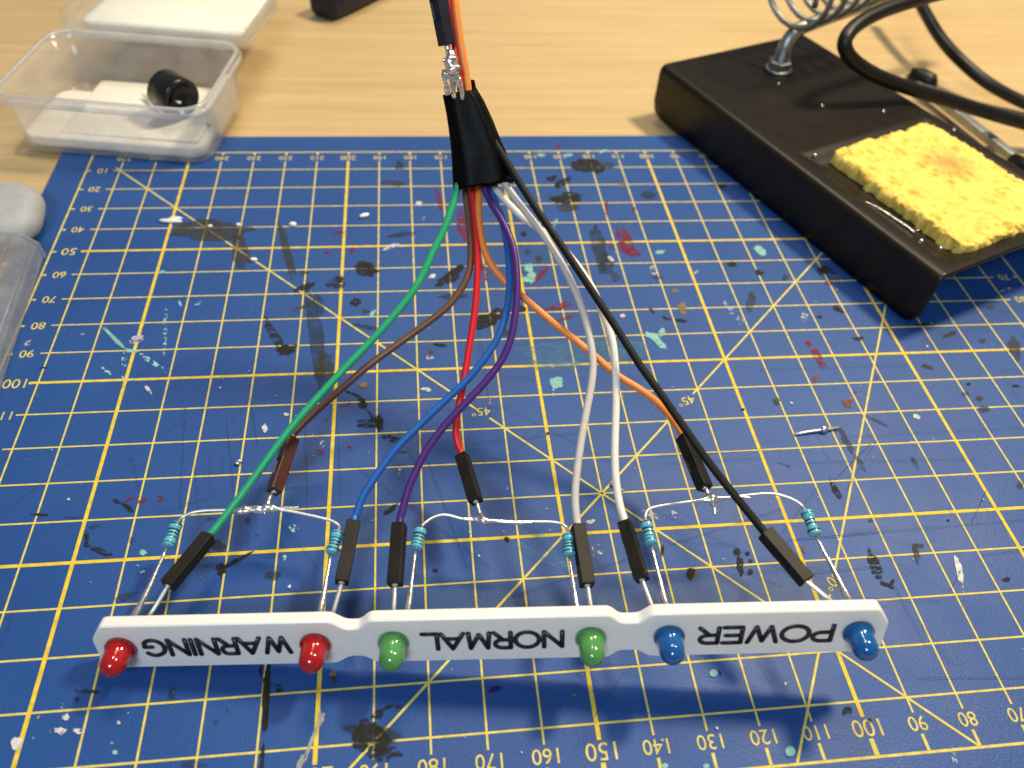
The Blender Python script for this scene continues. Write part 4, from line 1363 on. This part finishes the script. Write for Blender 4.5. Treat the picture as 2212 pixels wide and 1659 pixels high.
fo = empty('foam_pad', bq(-6, -4, 1.4), 'white foam pad lining the bottom of the open clear box', 'foam pad')
bm = bmesh.new()
loft(bm, [[bq(x - 0.5, y - 4.6, z) for x, y in rr_ring(57 - g, 29.4 - g, 4, 5)] for z, g in ((1.4, 0.6), (2, 0), (4.2, 0), (4.8, 0.8))])
obj('foam_block', bm, M_FOAM, fo)
bm = bmesh.new()
loft(bm, [[bq(x + 4.0, y + 0.5, z + 0.01 * x) for x, y in rr_ring(44 - g, 34 - g, 1.2, 5)] for z, g in ((4.6, 0.3), (4.8, 0), (5.1, 0), (5.3, 0.3))])
obj('foam_block', bm, M_FOAM, fo)
bm = bmesh.new()
loft(bm, [[bq(x + 27.5, y + 5, z) for x, y in rr_ring(3.4 - g, 22 - g, 1, 5)] for z, g in ((1.4, 0.6), (2, 0), (11.5, 0), (12, 0.8))])
obj('foam_block', bm, M_FOAM, fo)

# lid liner (white sheet in the lid)
bm = bmesh.new()
loft(bm, [[lq(x + 1, y + LD / 2 + 2, z) for x, y in rr_ring(LW - 10 - g, LD - 9 - g, 4, 5)] for z, g in ((-2.3, 0.4), (-1.9, 0), (-0.6, 0), (-0.2, 0.5))])
o = obj('foam_sheet', bm, M_FOAM, None, base=lq(0, LD / 2, -2.2))
tag(o, 'white foam sheet lying in the open lid of the clear box', 'foam sheet')

bzc = at(374, 203, 13.0)
bz = empty('buzzer', bzc, 'black cylindrical buzzer with two wire legs lying in the clear box', 'buzzer')
bax = Vector((0.70, -0.66, -0.05)).normalized()
bm = bmesh.new()
lathe(bm, bzc - bax * 4.6, bax, [(0, 0), (0, 6.0), (0.4, 6.5), (8.6, 6.5), (9.2, 6.3), (9.2, 5.3), (6.0, 5.2), (6.0, 0)], 40)
obj('buzzer_body', bm, M_BUZZ, bz)
bm = bmesh.new()
bs = bax.cross(Vector((0, 0, 1))).normalized()
tube(bm, [bzc + bax * 1.5 + bs * 1.5 + Vector((0, 0, -1)), bzc + bax * 4.0 + bs * 0.5 + Vector((0, 0, -1.2))], 0.35, 8)
obj('contact', bm, M_LEAD, bz)
for (p, q) in (((345, 236), (308, 205)), ((350, 238), (316, 205))):
    bm = bmesh.new()
    tube(bm, [at(p[0], p[1], 7.2), at(q[0], q[1], 6.6)], 0.32, 8)
    obj('leg', bm, M_LEAD, bz)

# ------------------------------------------------------------------ clear case with grey lump at the left edge
gr = empty('plastic_case', at(20, 620, 0.1), 'clear ribbed plastic case at the left edge with a grey rubber end', 'plastic case')
bm = bmesh.new()
# grey rounded end
g0 = at(36, 466, 4.5) + Vector((-9, -1, -4.5))
rings = []
for k in range(13):
    a = -math.pi / 2 + math.pi * k / 12
    z = 4.6 + 4.5 * math.sin(a)
    g = 4.0 * (1 - math.cos(a))
    rings.append([g0 + Vector((x * math.cos(.15) - y * math.sin(.15), x * math.sin(.15) + y * math.cos(.15), z)) for x, y in rr_ring(32 - 2 * g, 26 - 2 * g, 10 - g * 0.6, 7)])
loft(bm, rings)
obj('grey_end', bm, M_PUTTY, gr)
# tapered clear body running out of the frame toward the viewer
c0, c1 = at(14, 478, 9), at(87, 522, 5)
bm = bmesh.new()
axd = (at(-6, 760, 7) - c1).normalized()
axd.z = 0
axd.normalize()
sd = Vector((-axd.y, axd.x, 0))
if sd.x > 0: sd = -sd
base_e = Vector((c1.x, c1.y, 0))
sec = [(0.0, 0.3), (0.3, 4.6), (3.0, 7.6), (9.0, 9.4), (18, 10.0), (30, 10.0), (30, 0.3)]
rings = []
for t in (0, 1.2, 1.3, 12, 30, 55, 85):
    k = 1.0 if t > 1.25 else 1.03
    rings.append([base_e + axd * t + sd * (y + (0.5 if k == 1 else 0)) + Vector((0, 0, z * k)) for y, z in sec])
loft(bm, rings)
obj('clear_body', bm, M_CLEAR2, gr, smooth=False, bevel=0.7)
for y, z in ((1.6, 6.1), (6.0, 8.6), (13.5, 9.7)):
    bm = bmesh.new()
    tube(bm, [base_e + axd * 2 + sd * y + Vector((0, 0, z)), base_e + axd * 85 + sd * y + Vector((0, 0, z))], 0.42, 8)
    obj('rib', bm, M_CLEAR2, gr)
bm = bmesh.new()
box(bm, base_e + axd * 10 + sd * 9 + Vector((0, 0, 0.6)), axd * 75, sd * 17, Vector((0, 0, 6)))
obj('liner', bm, M_FOAM, gr, smooth=False, bevel=1.5)

# ------------------------------------------------------------------ dark handle at the top edge
hr = empty('hand_tool', at(745, 0, DESK_Z), 'dark navy rubber tool handle lying on the desk at the far edge', 'hand tool')
bm = bmesh.new()
P = [at(696, 12, 4.0), at(706, 6, 4.0), at(729, -4, 4.2), at(784, -31, 4.5), at(884, -81, 5)]
ctr = catmull(P, 6)
rings = []
for i_, p in enumerate(ctr):
    t = (ctr[min(i_ + 1, len(ctr) - 1)] - ctr[max(0, i_ - 1)]).normalized()
    s_ = t.cross(Vector((0, 0, 1))).normalized()
    wd = 6.5 * (0.72 if i_ == 0 else 0.93 if i_ == 1 else 1)
    hh = 5.8 * (0.72 if i_ == 0 else 0.93 if i_ == 1 else 1)
    rings.append([p + s_ * (wd * math.copysign(abs(math.cos(a)) ** .6, math.cos(a))) + Vector((0, 0, hh * math.copysign(abs(math.sin(a)) ** .6, math.sin(a)))) for a in [2 * math.pi * k / 28 for k in range(28)]])
loft(bm, rings)
obj('handle', bm, M_NAVY, hr, smooth=True)

# ------------------------------------------------------------------ crumbs and offcuts on the mat
def bead(u, v, rx, ry, rz, ang, mat, name, label, cat, group=None):
    c = at(u, v, rz * 0.8)
    bm = bmesh.new()
    bmesh.ops.create_icosphere(bm, subdivisions=3, radius=1.0)
    ca, sa = math.cos(math.radians(ang)), math.sin(math.radians(ang))
    for v_ in bm.verts:
        q = v_.co * (1 + 0.16 * noise.noise(v_.co * 1.6 + Vector((u, v, 0))))
        x, y = q.x * rx, q.y * ry
        v_.co = Vector((c.x + x * ca - y * sa, c.y + x * sa + y * ca, c.z + q.z * rz))
    tag(obj(name, bm, mat, None, base=(c.x, c.y, 0)), label, cat, group)


WB = 'white crumbs on the mat'
bead(369, 477, 3.4, 0.75, 0.6, -6, M_BEAD, 'plastic_sliver', 'longer white plastic sliver crossing the bold line beside the row numbers 30 and 40', 'sliver', WB)
bead(380, 471, 2.0, 0.55, 0.5, -4, M_BEAD, 'plastic_sliver', 'shorter white plastic sliver touching the far side of the longer one', 'sliver', WB)
bead(454, 488, 0.7, 0.5, 0.4, 10, M_BEAD, 'plastic_crumb', 'white crumb on a grid crossing of the diagonal in the olive stain', 'crumb', WB)
bead(515, 485, 0.6, 0.55, 0.45, 0, M_BEAD, 'plastic_crumb', 'white crumb at the right end of the olive stain', 'crumb', WB)
bead(633, 484, 1.1, 0.85, 0.6, 0, M_BEAD, 'plastic_crumb', 'round white crumb beside the long dark brush streak', 'crumb', WB)
bead(787, 465, 1.6, 0.75, 0.6, 25, M_BEAD, 'plastic_crumb', 'largest white teardrop crumb near the far middle of the mat', 'crumb', WB)
bead(548, 560, 1.0, 0.6, 0.45, -10, M_BEAD, 'plastic_crumb', 'white crumb lying against the diagonal line', 'crumb', WB)
bead(297, 731, 1.4, 0.8, 0.35, 30, M_PUTTY, 'plastic_crumb', 'greyish crumb next to the mint paint streak', 'crumb', WB)
bead(516, 998, 1.0, 0.62, 0.55, 30, M_SOLDER, 'solder_bead', 'shiny solder bead on the mat left of the green wire', 'solder bead')
cl = at(1764, 931, 0.5)
off = empty('wire_offcut', (cl.x, cl.y, 0), 'cut off silver wire end with a solder blob on the right of the mat', 'wire offcut')
bm = bmesh.new()
tube(bm, [at(1717, 937, 0.5), at(1745, 933, 0.5), at(1780, 928, 0.6), at(1811, 924, 0.5)], 0.36, 8)
obj('wire_end', bm, M_LEAD, off)
bm = bmesh.new()
tube(bm, catmull([at(1773, 929, 0.6), at(1777, 928, 0.7), at(1783, 927, 0.7), at(1788, 926, 0.6)], 5), [.35, .5, .7, .85, .95, 1, 1, .95, .9, .85, .8, .7, .6, .5, .42, .35], 12, rough=0.3)
obj('solder_blob', bm, M_SOLDER, off)
bm = bmesh.new()
tube(bm, [at(1494, 1224 - 180, 0.5), at(1547 - 6, 1251 - 190, 0.5)], 0.3, 8)
bm.free()
bm = bmesh.new()
tube(bm, [at(1318, 1044, 0.4), at(1347, 1060, 0.4)], 0.3, 8)
o = obj('wire_offcut', bm, M_LEAD, None, base=at(1330, 1052, 0))
tag(o, 'short thin wire snippet on the mat under the bright white wire', 'wire offcut')
